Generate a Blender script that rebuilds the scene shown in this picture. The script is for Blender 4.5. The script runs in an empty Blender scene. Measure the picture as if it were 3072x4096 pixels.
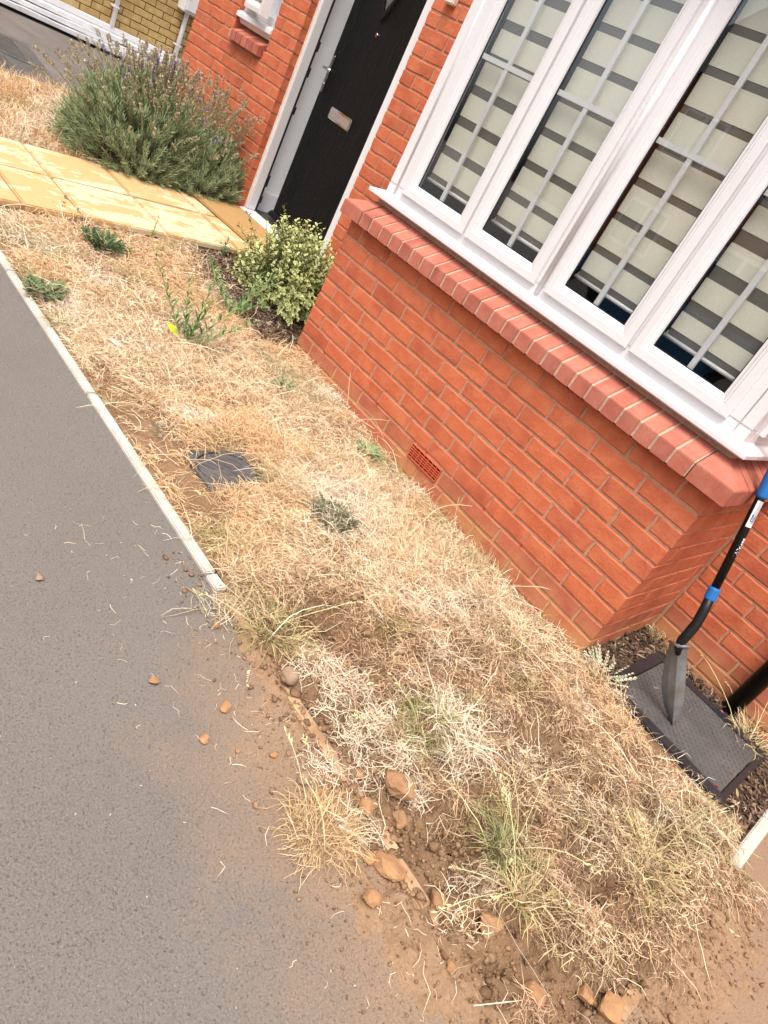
import bpy, bmesh, math, random
import numpy as np
from mathutils import Vector, Matrix

# ------------------------------------------------------------------ scene, camera, light
scene = bpy.context.scene
COL = scene.collection
H = 0.675                      # the survey height of the first brick joint above the tarmac
rad = math.radians

cam_d = bpy.data.cameras.new('camera')
cam = bpy.data.objects.new('camera', cam_d)
COL.objects.link(cam)
R0 = ((0.57963846, 0.68076414, 0.44786096), (0.64248861, -0.04374047, -0.76504585), (-0.50122613, 0.73119556, -0.46273687))
m = Matrix.Identity(4)
for i in range(3):
    m[i][0] = R0[0][i]; m[i][1] = -R0[1][i]; m[i][2] = -R0[2][i]
m[0][3], m[1][3], m[2][3] = 2.62725, -2.36258, 0.60430 + H
cam.matrix_world = m
cam_d.sensor_fit = 'VERTICAL'; cam_d.sensor_height = 32.0
cam_d.lens = 2788.26 / 4096 * 32.0
cam_d.clip_start = 0.05; cam_d.clip_end = 300
scene.camera = cam

SUN_EL, SUN_AZ = 67.0, -155.0        # high veiled sun, in front of the house and a little to the right
world = bpy.data.worlds.new('World'); scene.world = world; world.use_nodes = True
wn = world.node_tree.nodes; wl = world.node_tree.links
wn.clear()
sky = wn.new('ShaderNodeTexSky'); sky.sky_type = 'NISHITA'; sky.sun_disc = False
sky.sun_elevation = rad(SUN_EL); sky.sun_rotation = rad(155.0)
sky.air_density = 1.0; sky.dust_density = 6.0; sky.ozone_density = 1.0; sky.altitude = 50
hsv = wn.new('ShaderNodeHueSaturation'); hsv.inputs['Saturation'].default_value = 0.30
bg = wn.new('ShaderNodeBackground'); bg.inputs['Strength'].default_value = 0.15
wo = wn.new('ShaderNodeOutputWorld')
wl.new(sky.outputs[0], hsv.inputs['Color']); wl.new(hsv.outputs[0], bg.inputs['Color']); wl.new(bg.outputs[0], wo.inputs['Surface'])

sun_d = bpy.data.lights.new('sun', 'SUN'); sun_d.energy = 1.5; sun_d.angle = rad(28); sun_d.color = (1.0, 0.94, 0.86)
sun = bpy.data.objects.new('sun', sun_d); COL.objects.link(sun)
sdir = Vector((math.cos(rad(SUN_EL)) * 0.42, -math.cos(rad(SUN_EL)) * 0.907, math.sin(rad(SUN_EL))))
sun.rotation_euler = sdir.to_track_quat('Z', 'Y').to_euler(); sun.location = (3, -6, 9)

vs = scene.view_settings
vs.view_transform = 'Standard'; vs.look = 'None'; vs.gamma = 1.0; vs.exposure = 0.80; vs.use_curve_mapping = False
scene.cycles.max_bounces = 8; scene.cycles.transparent_max_bounces = 16

random.seed(7)
rng = np.random.default_rng(11)

# ------------------------------------------------------------------ helpers
ORG = {}
def empty(name, loc, label=None, cat=None, group=None, kind=None):
    o = bpy.data.objects.new(name, None); COL.objects.link(o)
    o.empty_display_size = 0.1
    o.location = (loc[0], loc[1], loc[2] + H); ORG[o] = Vector((loc[0], loc[1], loc[2]))
    return tag(o, label, cat, group, kind)
def tag(o, label=None, cat=None, group=None, kind=None):
    if label: o['label'] = label
    if cat: o['category'] = cat
    if group: o['group'] = group
    if kind: o['kind'] = kind
    return o
def place(me, name, parent=None, org=None):
    o = bpy.data.objects.new(name, me); COL.objects.link(o)
    if parent is not None:
        o.parent = parent; ORG[o] = ORG[parent]
    else:
        o.location = (org[0], org[1], org[2] + H); ORG[o] = Vector(org)
    return o
class MB:
    """collects vertices in site coordinates; build() links one mesh object"""
    def __init__(s): s.v = []; s.f = []; s.mi = []
    def add(s, vv, ff, mi=0):
        b = len(s.v); s.v += [tuple(p) for p in vv]; s.f += [tuple(i + b for i in f) for f in ff]; s.mi += [mi] * len(ff); return s
    def box(s, x0, x1, y0, y1, z0, z1, mi=0):
        vv = [(x, y, z) for z in (z0, z1) for y in (y0, y1) for x in (x0, x1)]
        return s.add(vv, [(0, 2, 3, 1), (4, 5, 7, 6), (0, 1, 5, 4), (2, 6, 7, 3), (0, 4, 6, 2), (1, 3, 7, 5)], mi)
    def prism(s, base, ext, mi=0):
        """base: list of 3D points (ccw seen against ext), ext: 3D offset"""
        n = len(base); e = Vector(ext)
        vv = [Vector(p) for p in base] + [Vector(p) + e for p in base]
        ff = [tuple(reversed(range(n))), tuple(range(n, 2 * n))] + [(i, (i + 1) % n, n + (i + 1) % n, n + i) for i in range(n)]
        return s.add(vv, ff, mi)
    def tube(s, pts, radii, n=12, mi=0, caps=True):
        pts = [Vector(p) for p in pts]
        if not hasattr(radii, '__len__'): radii = [radii] * len(pts)
        ref = None; vv = []; ff = []
        for i, p in enumerate(pts):
            t = (pts[min(i + 1, len(pts) - 1)] - pts[max(i - 1, 0)]).normalized()
            if ref is None:
                ref = t.cross(Vector((0, 0, 1)))
                if ref.length < 1e-3: ref = t.cross(Vector((1, 0, 0)))
            ref = (ref - t * ref.dot(t)).normalized(); b = t.cross(ref)
            for k in range(n):
                a = 2 * math.pi * k / n
                vv.append(p + (ref * math.cos(a) + b * math.sin(a)) * radii[i])
        for i in range(len(pts) - 1):
            for k in range(n):
                ff.append((i * n + k, i * n + (k + 1) % n, (i + 1) * n + (k + 1) % n, (i + 1) * n + k))
        if caps:
            ff.append(tuple(reversed(range(n)))); ff.append(tuple(range((len(pts) - 1) * n, len(pts) * n)))
        return s.add(vv, ff, mi)
    def build(s, name, mat, parent=None, org=None, bev=0, seg=2, smooth=False, ang=35):
        o3 = ORG[parent] if parent is not None else Vector(org)
        me = bpy.data.meshes.new(name)
        me.from_pydata([(p[0] - o3.x, p[1] - o3.y, p[2] - o3.z) for p in s.v], [], s.f)
        for q in (mat if isinstance(mat, (list, tuple)) else [mat]): me.materials.append(q)
        if any(s.mi): me.polygons.foreach_set('material_index', s.mi)
        bm = bmesh.new(); bm.from_mesh(me)
        bmesh.ops.recalc_face_normals(bm, faces=bm.faces)
        if bev:
            ed = [e for e in bm.edges if len(e.link_faces) == 2 and e.calc_face_angle(0) > rad(ang)]
            bmesh.ops.bevel(bm, geom=ed, offset=bev, segments=seg, affect='EDGES', clamp_overlap=True)
        bm.to_mesh(me); bm.free()
        if smooth: me.polygons.foreach_set('use_smooth', [True] * len(me.polygons))
        me.update()
        return place(me, name, parent, org)
def np_mesh(name, V, Q, mat, parent=None, org=(0, 0, 0), col=None, smooth=False, extra=None):
    """fast mesh of quads (N,4) or triangles (N,3) from arrays"""
    o3 = ORG[parent] if parent is not None else Vector(org)
    me = bpy.data.meshes.new(name)
    V = np.asarray(V, dtype=np.float32) - np.array(o3, dtype=np.float32); k = Q.shape[1]
    me.vertices.add(len(V)); me.vertices.foreach_set('co', V.ravel())
    me.loops.add(Q.size); me.loops.foreach_set('vertex_index', Q.astype(np.int32).ravel())
    me.polygons.add(len(Q)); me.polygons.foreach_set('loop_start', np.arange(0, Q.size, k, dtype=np.int32))
    me.polygons.foreach_set('loop_total', np.full(len(Q), k, dtype=np.int32))
    if smooth: me.polygons.foreach_set('use_smooth', np.ones(len(Q), dtype=bool))
    if col is not None:
        a = me.attributes.new('col', 'FLOAT_COLOR', 'POINT')
        c4 = np.ones((len(V), 4), dtype=np.float32); c4[:, :3] = col
        a.data.foreach_set('color', c4.ravel())
    me.materials.append(mat); me.update(calc_edges=True)
    return place(me, name, parent, org)

# value noise
def vnoise(x, y, seed=0):
    xi = np.floor(x).astype(np.int64); yi = np.floor(y).astype(np.int64)
    xf = x - xi; yf = y - yi
    u = xf * xf * (3 - 2 * xf); v = yf * yf * (3 - 2 * yf)
    def hsh(a, b):
        n = (a * 374761393 + b * 668265263 + seed * 1442695041) & 0xffffffff
        n = ((n ^ (n >> 13)) * 1274126177) & 0xffffffff
        return ((n ^ (n >> 16)) & 0xffff) / 65535.0
    return (hsh(xi, yi) * (1 - u) + hsh(xi + 1, yi) * u) * (1 - v) + (hsh(xi, yi + 1) * (1 - u) + hsh(xi + 1, yi + 1) * u) * v
def fbm(x, y, seed=0, o=4):
    s = 0; a = .5; t = 0
    for k in range(o):
        s = s + a * vnoise(x * 2 ** k + 17.3 * k, y * 2 ** k - 9.1 * k, seed + k); t += a; a *= .5
    return s / t
def sst(a, b, x):
    t = np.clip((x - a) / (b - a), 0, 1); return t * t * (3 - 2 * t)

# ------------------------------------------------------------------ materials
class NT:
    def __init__(s, name):
        s.m = bpy.data.materials.new(name); s.m.use_nodes = True
        s.n = s.m.node_tree.nodes; s.l = s.m.node_tree.links
        s.b = s.n['Principled BSDF']; s.o = s.n['Material Output']
    def node(s, t, **kw):
        n = s.n.new(t)
        for k, v in kw.items(): setattr(n, k, v)
        return n
    def lk(s, a, b): s.l.new(a, b)
    def coord(s, kind='Object', rnd=False):
        c = s.node('ShaderNodeTexCoord').outputs[kind]
        if kind == 'Position': c = s.node('ShaderNodeNewGeometry').outputs['Position']
        if rnd:
            oi = s.node('ShaderNodeObjectInfo')
            mp = s.node('ShaderNodeVectorMath', operation='SCALE'); cb = s.node('ShaderNodeCombineXYZ')
            mu = s.node('ShaderNodeMath', operation='MULTIPLY'); mu.inputs[1].default_value = 37.0
            s.lk(oi.outputs['Random'], mu.inputs[0])
            for i in range(3): s.lk(mu.outputs[0], cb.inputs[i])
            ad = s.node('ShaderNodeVectorMath', operation='ADD'); s.lk(c, ad.inputs[0]); s.lk(cb.outputs[0], ad.inputs[1]); c = ad.outputs[0]
        return c
    def pos(s): return s.node('ShaderNodeNewGeometry').outputs['Position']
    def noise(s, vec, scale, detail=3, rough=.55, dist=0, stretch=None):
        if stretch:
            mp = s.node('ShaderNodeMapping'); mp.inputs['Scale'].default_value = stretch; s.lk(vec, mp.inputs['Vector']); vec = mp.outputs[0]
        n = s.node('ShaderNodeTexNoise'); n.inputs['Scale'].default_value = scale; n.inputs['Detail'].default_value = detail
        n.inputs['Roughness'].default_value = rough; n.inputs['Distortion'].default_value = dist
        s.lk(vec, n.inputs['Vector']); return n.outputs['Fac']
    def voro(s, vec, scale, feature='F1', out='Distance'):
        n = s.node('ShaderNodeTexVoronoi'); n.feature = feature; n.inputs['Scale'].default_value = scale; s.lk(vec, n.inputs['Vector']); return n.outputs[out]
    def ramp(s, fac, stops):
        r = s.node('ShaderNodeValToRGB'); e = r.color_ramp.elements
        while len(e) < len(stops): e.new(.5)
        for q, (p, c) in zip(e, stops):
            q.position = p; q.color = tuple(c) + (1,) if len(c) == 3 else c
        s.lk(fac, r.inputs[0]); return r.outputs[0]
    def mr(s, v, a, b, c=0., d=1.):
        n = s.node('ShaderNodeMapRange'); n.inputs[1].default_value = a; n.inputs[2].default_value = b; n.inputs[3].default_value = c; n.inputs[4].default_value = d
        s.lk(v, n.inputs[0]); return n.outputs[0]
    def math(s, op, a, b):
        n = s.node('ShaderNodeMath', operation=op)
        for i, q in enumerate((a, b)):
            if isinstance(q, (int, float)): n.inputs[i].default_value = q
            else: s.lk(q, n.inputs[i])
        return n.outputs[0]
    def mix(s, fac, a, b, mode='MIX'):
        n = s.node('ShaderNodeMix', data_type='RGBA', blend_type=mode)
        for key, q in ((0, fac), (6, a), (7, b)):
            if isinstance(q, (int, float)): n.inputs[key].default_value = q
            elif isinstance(q, tuple): n.inputs[key].default_value = q + (1,)
            else: s.lk(q, n.inputs[key])
        return n.outputs[2]
    def base(s, c):
        if isinstance(c, tuple): s.b.inputs['Base Color'].default_value = c + (1,)
        else: s.lk(c, s.b.inputs['Base Color'])
    def rough(s, r, spec=None, metal=None):
        if isinstance(r, (int, float)): s.b.inputs['Roughness'].default_value = r
        else: s.lk(r, s.b.inputs['Roughness'])
        if spec is not None: s.b.inputs['Specular IOR Level'].default_value = spec
        if metal is not None: s.b.inputs['Metallic'].default_value = metal
    def bump(s, h, strength=.5, dist=.01, prev=None):
        n = s.node('ShaderNodeBump'); n.inputs['Strength'].default_value = strength; n.inputs['Distance'].default_value = dist
        s.lk(h, n.inputs['Height'])
        if prev is not None: s.lk(prev, n.inputs['Normal'])
        s.lk(n.outputs[0], s.b.inputs['Normal']); return n.outputs[0]

def m_brick(name, a, b, c, fine=.35, smooth_face=False, dust=None):
    t = NT(name); v = t.coord('Object', rnd=True)
    oi = t.node('ShaderNodeObjectInfo').outputs['Random']
    col = t.ramp(oi, [(0, a), (.5, b), (1, c)])
    n1 = t.noise(v, 14, 3); n2 = t.noise(v, 160, 2)
    col = t.mix(t.mr(n1, .38, .72, 0, .55), col, (a[0] * 1.18, a[1] * 1.55, a[2] * 1.75))
    col = t.mix(t.mr(n2, .35, .7, 0, .28), col, (b[0] * .62, b[1] * .52, b[2] * .5))
    n3 = t.noise(v, 5, 2)
    col = t.mix(t.mr(n3, .52, .72, 0, .6), col, (c[0] * .68, c[1] * .6, c[2] * .62))
    spk = t.noise(v, 420, 1)
    col = t.mix(t.mr(spk, .68, .76, 0, .6), col, (b[0] * .3, b[1] * .3, b[2] * .3))
    if dust:
        p = t.pos(); sx = t.node('ShaderNodeSeparateXYZ'); t.lk(p, sx.inputs[0])
        f = t.math('MULTIPLY', t.mr(sx.outputs['Z'], .17, .02), t.mr(t.noise(p, 9, 4), .3, .62))
        col = t.mix(t.math('MULTIPLY', f, .8), col, dust)
    t.base(col); t.rough(.88, .25)
    b1 = t.bump(t.noise(v, 300, 3, .7), fine * 1.5, .002); b2 = t.bump(t.noise(v, 60, 4, .65), fine * 1.8, .005, b1)
    return t.m
M = {}
M['brick'] = m_brick('red_brick', (.57, .150, .066), (.54, .136, .060), (.47, .116, .060))
M['brick_smooth'] = m_brick('smooth_red_brick', (.47, .125, .07), (.43, .11, .06), (.39, .105, .065), .12, dust=(.50, .26, .11))
M['sill_brick'] = m_brick('sill_brick', (.47, .145, .095), (.43, .13, .085), (.37, .11, .075), .06)
M['buff'] = m_brick('buff_brick', (.52, .34, .135), (.47, .30, .115), (.43, .26, .10), .2)

def m_simple(name, c, rough=.5, spec=.5, metal=0., var=.12, vs=12., bump=0., bs=120., bd=.002, dirt=None):
    t = NT(name); v = t.coord('Object')
    col = t.mix(t.mr(t.noise(v, vs, 4), .3, .7), tuple(x * (1 - var) for x in c), tuple(min(1, x * (1 + var)) for x in c))
    if dirt: col = t.mix(t.mr(t.noise(v, dirt[1], 5, .65), dirt[2], dirt[2] + .18, 0, dirt[3]), col, dirt[0])
    t.base(col); t.rough(t.mr(t.noise(v, vs * 2.3, 3), .3, .7, rough * .85, min(1, rough * 1.15)), spec, metal)
    if bump: t.bump(t.noise(v, bs, 4), bump, bd)
    return t.m
def m_mortar(name, c, dust=None):
    t = NT(name); v = t.pos()
    col = t.mix(t.mr(t.noise(v, 60, 4), .3, .7), tuple(x * .82 for x in c), tuple(x * 1.15 for x in c))
    if dust:
        sx = t.node('ShaderNodeSeparateXYZ'); t.lk(v, sx.inputs[0])
        f = t.math('MULTIPLY', t.mr(sx.outputs['Z'], .16, .10), t.mr(t.noise(v, 6, 3), .25, .5))
        col = t.mix(t.math('MULTIPLY', f, .85), col, dust)
    t.base(col); t.rough(.95, .2); t.bump(t.noise(v, 220, 4), .6, .003)
    return t.m
M['mortar'] = m_mortar('mortar', (.45, .225, .145), (.50, .30, .14))
M['mortar_dark'] = m_mortar('brown_mortar', (.16, .085, .045))
M['mortar_sill'] = m_mortar('sill_mortar', (.50, .33, .24))
M['upvc'] = m_simple('white_upvc', (.71, .685, .69), .30, .5, var=.012, vs=3, dirt=((.45, .40, .34), 5, .62, .12))
M['seal'] = m_simple('cream_sealant', (.70, .60, .50), .6, var=.1)
M['rubber'] = m_simple('black_gasket', (.012, .013, .02), .5)
M['chrome'] = m_simple('polished_chrome', (.72, .72, .74), .12, metal=1.0, var=.05)
M['black_gloss'] = m_simple('black_plastic', (.006, .006, .0065), .32, .2, var=.2)
M['blue'] = m_simple('blue_plastic', (.012, .14, .42), .35, .5, var=.12, vs=20)
M['steel'] = m_simple('dark_forged_steel', (.17, .165, .165), .5, .5, metal=.35, var=.25, vs=18, bump=.15, bs=90, dirt=((.20, .135, .08), 26, .52, .6))
M['black_paint'] = m_simple('black_shaft_paint', (.009, .0088, .009), .38, .25, var=.2, dirt=((.14, .11, .08), 60, .68, .6))
M['white_print'] = m_simple('white_print', (.78, .78, .76), .5)
M['label_blue'] = m_simple('label_navy', (.02, .05, .16), .4)
M['label_grey'] = m_simple('label_grey', (.42, .42, .43), .4)
M['cover'] = m_simple('dark_cover_plastic', (.085, .080, .078), .55, .4, var=.2, vs=8, bump=.2, bs=160, bd=.001, dirt=((.24, .17, .11), 6, .60, .35))
M['frame_plastic'] = m_simple('black_frame_plastic', (.022, .023, .027), .45, .4, var=.25, vs=8, dirt=((.12, .09, .06), 14, .66, .3))
M['terracotta'] = m_simple('terracotta_plastic', (.56, .105, .05), .45, .4, var=.1)
M['hole'] = m_simple('near_black', (.01, .009, .008), .9, .1)  # near black, for the lens and for shade painted into openings
M['kerb'] = m_simple('concrete_edging', (.50, .455, .405), .92, .2, var=.12, vs=9, bump=.5, bs=140, dirt=((.30, .24, .19), 60, .60, .6))
M['kerb_dusty'] = m_simple('soil_covered_edging', (.42, .27, .16), .95, .15, var=.25, vs=14, bump=.6, bs=120, dirt=((.27, .15, .08), 18, .45, .8))
M['hall'] = m_simple('hall_wall_paint', (.72, .72, .70), .7, .3, var=.03)
M['room'] = m_simple('room_shade', (.07, .075, .08), .8, .2)  # the unlit room's gloom is put into this colour
M['hallfloor'] = m_simple('hall_floor', (.05, .045, .045), .6)
M['blind'] = None
t = NT('blind_fabric'); v = t.coord('Object')
col = t.mix(t.mr(t.noise(v, 60, 3, stretch=(1, 1, 14)), .3, .7), (.70, .655, .55), (.82, .78, .68)); t.base(col); t.rough(.9, .2); t.bump(t.noise(v, 90, 2, stretch=(1, 1, 10)), .3, .002)
M['blind'] = t.m
t = NT('blind_mesh'); v = t.coord('Object')
w = t.node('ShaderNodeTexWave'); w.inputs['Scale'].default_value = 95; w.inputs['Distortion'].default_value = .6; t.lk(v, w.inputs['Vector'])
t.base(t.mix(t.mr(w.outputs['Fac'], .3, .7), (.10, .088, .075), (.22, .20, .17))); t.rough(.9, .2)
M['sheer'] = t.m

def m_glass():
    t = NT('window_glass'); t.n.remove(t.b)
    tr = t.node('ShaderNodeBsdfTransparent'); tr.inputs[0].default_value = (.97, .98, .97, 1)
    gl = t.node('ShaderNodeBsdfGlossy'); gl.inputs['Roughness'].default_value = .01; gl.inputs[0].default_value = (.9, .95, 1, 1)
    fr = t.node('ShaderNodeFresnel'); ge = t.node('ShaderNodeNewGeometry')
    t.lk(t.mr(ge.outputs['Backfacing'], 0, 1, 1.5, 1 / 1.5), fr.inputs[0])
    mu = t.node('ShaderNodeMath', operation='MULTIPLY', use_clamp=True); t.lk(fr.outputs[0], mu.inputs[0]); mu.inputs[1].default_value = 1.7
    mx = t.node('ShaderNodeMixShader'); t.lk(mu.outputs[0], mx.inputs[0]); t.lk(tr.outputs[0], mx.inputs[1]); t.lk(gl.outputs[0], mx.inputs[2])
    t.lk(mx.outputs[0], t.o.inputs['Surface']); return t.m
M['glass'] = m_glass()
t = NT('obscure_glass'); v = t.coord('Object'); t.base((.11, .13, .125)); t.rough(.18, .6); t.bump(t.noise(v, 60, 2, dist=1.5), .6, .006); M['obscure'] = t.m

t = NT('black_woodgrain_door'); v = t.coord('Object')
g1 = t.noise(v, 20, 4, .6, .15, stretch=(9, 9, .35)); g2 = t.noise(v, 8, 3, .5, .3, stretch=(7, 7, .3))
t.base((.0045, .005, .0055)); t.rough(t.mr(g1, .3, .7, .26, .42), .13)
b1 = t.bump(t.mr(g1, .42, .58), .55, .0022); t.bump(g2, .35, .003, b1); M['door'] = t.m

# tarmac with soil dust trodden in along the lawn edge
t = NT('tarmac'); p = t.pos(); sx = t.node('ShaderNodeSeparateXYZ'); t.lk(p, sx.inputs[0]); X, Y = sx.outputs['X'], sx.outputs['Y']
gr = t.noise(p, 230, 3, .75); big = t.noise(p, 2.2, 4); crk = t.noise(p, 200, 3, .7, .8)
col = t.mix(t.mr(gr, .3, .7), (.118, .100, .087), (.205, .180, .159))
col = t.mix(t.mr(big, .3, .7, 0, .4), col, (.185, .166, .150))
col = t.mix(t.mr(crk, .42, .33, 0, .4), col, (.062, .054, .048))
col = t.mix(t.mr(t.noise(p, 360, 1), .68, .75, 0, .7), col, (.40, .37, .33))
d1 = t.math('MULTIPLY', t.mr(Y, -1.80, -1.30), t.mr(X, 1.45, 2.0))
d2 = t.mr(X, 3.45, 2.88); d2 = t.math('MULTIPLY', d2, t.mr(X, 2.80, 2.88)); d2 = t.math('MULTIPLY', d2, t.mr(Y, .15, -.25))
dd = t.math('MAXIMUM', d1, d2)
dn = t.math('ADD', t.math('MULTIPLY', t.noise(p, 6, 5, .65), .6), t.math('MULTIPLY', t.noise(p, 60, 4, .7), .4))
dd = t.mr(t.math('ADD', t.math('MULTIPLY', dd, 1.0), t.math('MULTIPLY', t.math('SUBTRACT', dn, .5), 1.5)), .16, .92)
spots = t.math('MULTIPLY', t.mr(t.noise(p, 16, 3), .64, .75), t.mr(Y, -2.0, -1.3, .1, .8))
dd = t.math('MAXIMUM', dd, t.math('MULTIPLY', spots, t.mr(X, 1.1, 2.0)))
dm = t.node('ShaderNodeMath', operation='MULTIPLY', use_clamp=True); t.lk(dd, dm.inputs[0]); dm.inputs[1].default_value = .92
col = t.mix(dm.outputs[0], col, t.mix(t.mr(gr, .3, .7), (.22, .143, .090), (.35, .228, .143)))
t.base(col); t.rough(.9, .25)
b1 = t.bump(gr, .6, .004); t.bump(t.mr(crk, .3, .42), .6, .004, b1)
M['tarmac'] = t.m

# dry soil
t = NT('dry_soil'); p = t.pos(); sx = t.node('ShaderNodeSeparateXYZ'); t.lk(p, sx.inputs[0])
n1 = t.noise(p, 11, 5, .62); n2 = t.noise(p, 120, 4, .7)
col = t.ramp(n1, [(.25, (.165, .097, .054)), (.5, (.25, .150, .084)), (.78, (.34, .212, .122))])
col = t.mix(t.mr(n2, .3, .7, 0, .35), col, (.15, .090, .052))
sw = t.math('MAXIMUM', t.mr(sx.outputs['Y'], -1.22, -1.30), t.mr(sx.outputs['X'], 2.80, 2.90))
col = t.mix(t.math('MULTIPLY', sw, t.mr(n1, .2, .6, .5, 1)), col, t.mix(t.mr(n2, .3, .7), (.25, .155, .092), (.37, .235, .142)))
t.base(col); t.rough(.97, .15); b1 = t.bump(n2, .7, .007); t.bump(t.noise(p, 300, 3, .75), .6, .003, b1)
M['soil'] = t.m
t = NT('soil_crumb'); p = t.pos(); at = t.node('ShaderNodeAttribute'); at.attribute_name = 'col'
t.base(t.mix(t.mr(t.noise(p, 150, 3), .3, .7, 0, .5), at.outputs['Color'], (.16, .096, .055))); t.rough(.97, .15); t.bump(t.noise(p, 260, 4, .7), .8, .004)
M['crumb'] = t.m
def m_leafcol(name, rough=.75, spec=.2, trans=.0):
    t = NT(name); at = t.node('ShaderNodeAttribute'); at.attribute_name = 'col'
    t.base(at.outputs['Color']); t.rough(rough, spec)
    if trans:
        tl = t.node('ShaderNodeBsdfTranslucent'); t.lk(at.outputs['Color'], tl.inputs[0])
        mx = t.node('ShaderNodeMixShader'); mx.inputs[0].default_value = trans
        t.lk(t.b.outputs[0], mx.inputs[1]); t.lk(tl.outputs[0], mx.inputs[2]); t.lk(mx.outputs[0], t.o.inputs['Surface'])
    return t.m
M['grass'] = m_leafcol('dry_grass', .85, .1, .06)
M['leaf'] = m_leafcol('leaf', .5, .35, .15)
M['herb'] = m_leafcol('herb_leaf', .75, .2, .15)
M['mulch'] = m_leafcol('bark_chip', .9, .15)

def m_stone(name, c, c2):
    t = NT(name); v = t.coord('Object'); n = t.noise(v, 26, 4)
    t.base(t.mix(t.mr(n, .3, .7), c, c2)); t.rough(.9, .2); b1 = t.bump(t.noise(v, 130, 4, .65), .55, .004); return t.m
M['stone_o'] = m_stone('orange_stone', (.30, .155, .075), (.46, .26, .13))
M['stone_g'] = m_stone('grey_brown_stone', (.25, .16, .10), (.38, .27, .19))
M['stone_c'] = m_stone('earth_clod', (.26, .14, .07), (.38, .22, .115))

t = NT('riven_sandstone_slab'); v = t.pos()
w1 = t.noise(v, 4.6, 9, .72, .2, stretch=(1.9, .85, 1)); w2 = t.noise(v, 26, 4)
oi = t.node('ShaderNodeObjectInfo').outputs['Random']
w1o = t.math('ADD', w1, t.mr(oi, 0, 1, -.04, .04))
col = t.mix(t.mr(w1o, .50, .525), (.53, .345, .165), (.62, .53, .355))
col = t.mix(t.mr(w2, .3, .7, 0, .35), col, (.48, .27, .10))
t.base(col); t.rough(.85, .25); b1 = t.bump(t.mr(w1o, .49, .55), .25, .004); t.bump(w2, .25, .003, b1)
M['slab'] = t.m
M['slab_joint'] = m_simple('path_bedding', (.30, .20, .10), .95, .1, var=.2, vs=30, bump=.5)
t = NT('coir_mat'); v = t.pos(); n = t.noise(v, 240, 3, .7)
t.base(t.mix(t.mr(n, .3, .7), (.34, .19, .07), (.55, .34, .15))); t.rough(1, .1); t.bump(n, .9, .006); M['coir'] = t.m
M['film'] = m_simple('white_film_wrap', (.66, .65, .66), .25, .5, var=.12, vs=7, bump=.6, bs=16, bd=.01)
M['drive'] = m_simple('drive_tarmac', (.145, .125, .112), .92, .2, var=.2, vs=3, bump=.6, bs=240, bd=.003)
M['letter'] = m_simple('brushed_letter_plate', (.60, .585, .56), .32, metal=.8, var=.05)

# ------------------------------------------------------------------ ground: tarmac sheet, drives, kerbs
G = -0.675
mb = MB()                                  # road, right hand drive and far ground, laid round the garden
for x0, x1, y0, y1 in ((-60, 60, -60, -1.26), (2.862, 60, -1.26, 60), (-60, -3.92, -1.26, 60), (-3.92, 2.862, 3.4, 60)):
    mb.add([(x0, y0, G), (x1, y0, G), (x1, y1, G), (x0, y1, G)], [(0, 1, 2, 3)])
tag(mb.build('tarmac_road', M['tarmac'], org=(0, 0, G)), kind='structure')
# the neighbour's drive rises towards the buff house
mb = MB(); mb.add([(-3.95, -6, G + .006), (-3.95, 8, G + .006), (-6.75, 8, G + .235), (-6.75, -6, G + .235), (-30, 8, G + .235), (-30, -6, G + .235)], [(0, 1, 2, 3), (3, 2, 4, 5)])
tag(mb.build('neighbour_drive', M['drive'], org=(-5, 0, G)), kind='structure')

kerb = empty('kerb', (1, -1.255, G), kind='structure')
for a, b, dy in [(-3.9, -3.0, 0), (-3.0, -2.1, .003), (-2.1, -1.2, 0), (-1.2, -.37, .002), (-.37, .545, 0), (.546, 1.46, .001), (1.462, 1.53, 0), (1.53, 1.74, .004), (1.75, 2.36, .003), (2.365, 2.885, -.006)]:
    mb = MB().box(a + .002, b - .002, -1.275 + dy, -1.238 + dy, G - .1, G + (.012 if b < 1.54 else .005))
    mb.build('kerb_stone', M['kerb'] if b < 1.54 else M['kerb_dusty'], kerb, bev=.004)
for a, b in [(-1.23, -.22), (-.215, .12), (.125, .655)]:
    MB().box(2.842, 2.880, a, b, G - .1, G + (.012 if a > -.5 else .002)).build('kerb_stone', M['kerb'] if a > -.5 else M['kerb_dusty'], kerb, bev=.004)
for a, b in [(-2.2, -1.3), (-1.295, -.4), (-.395, .5), (.505, 1.4)]:
    MB().box(-3.945, -3.895, a, b, G - .1, G + .03).build('kerb_stone', M['kerb'], kerb, bev=.004)

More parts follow.
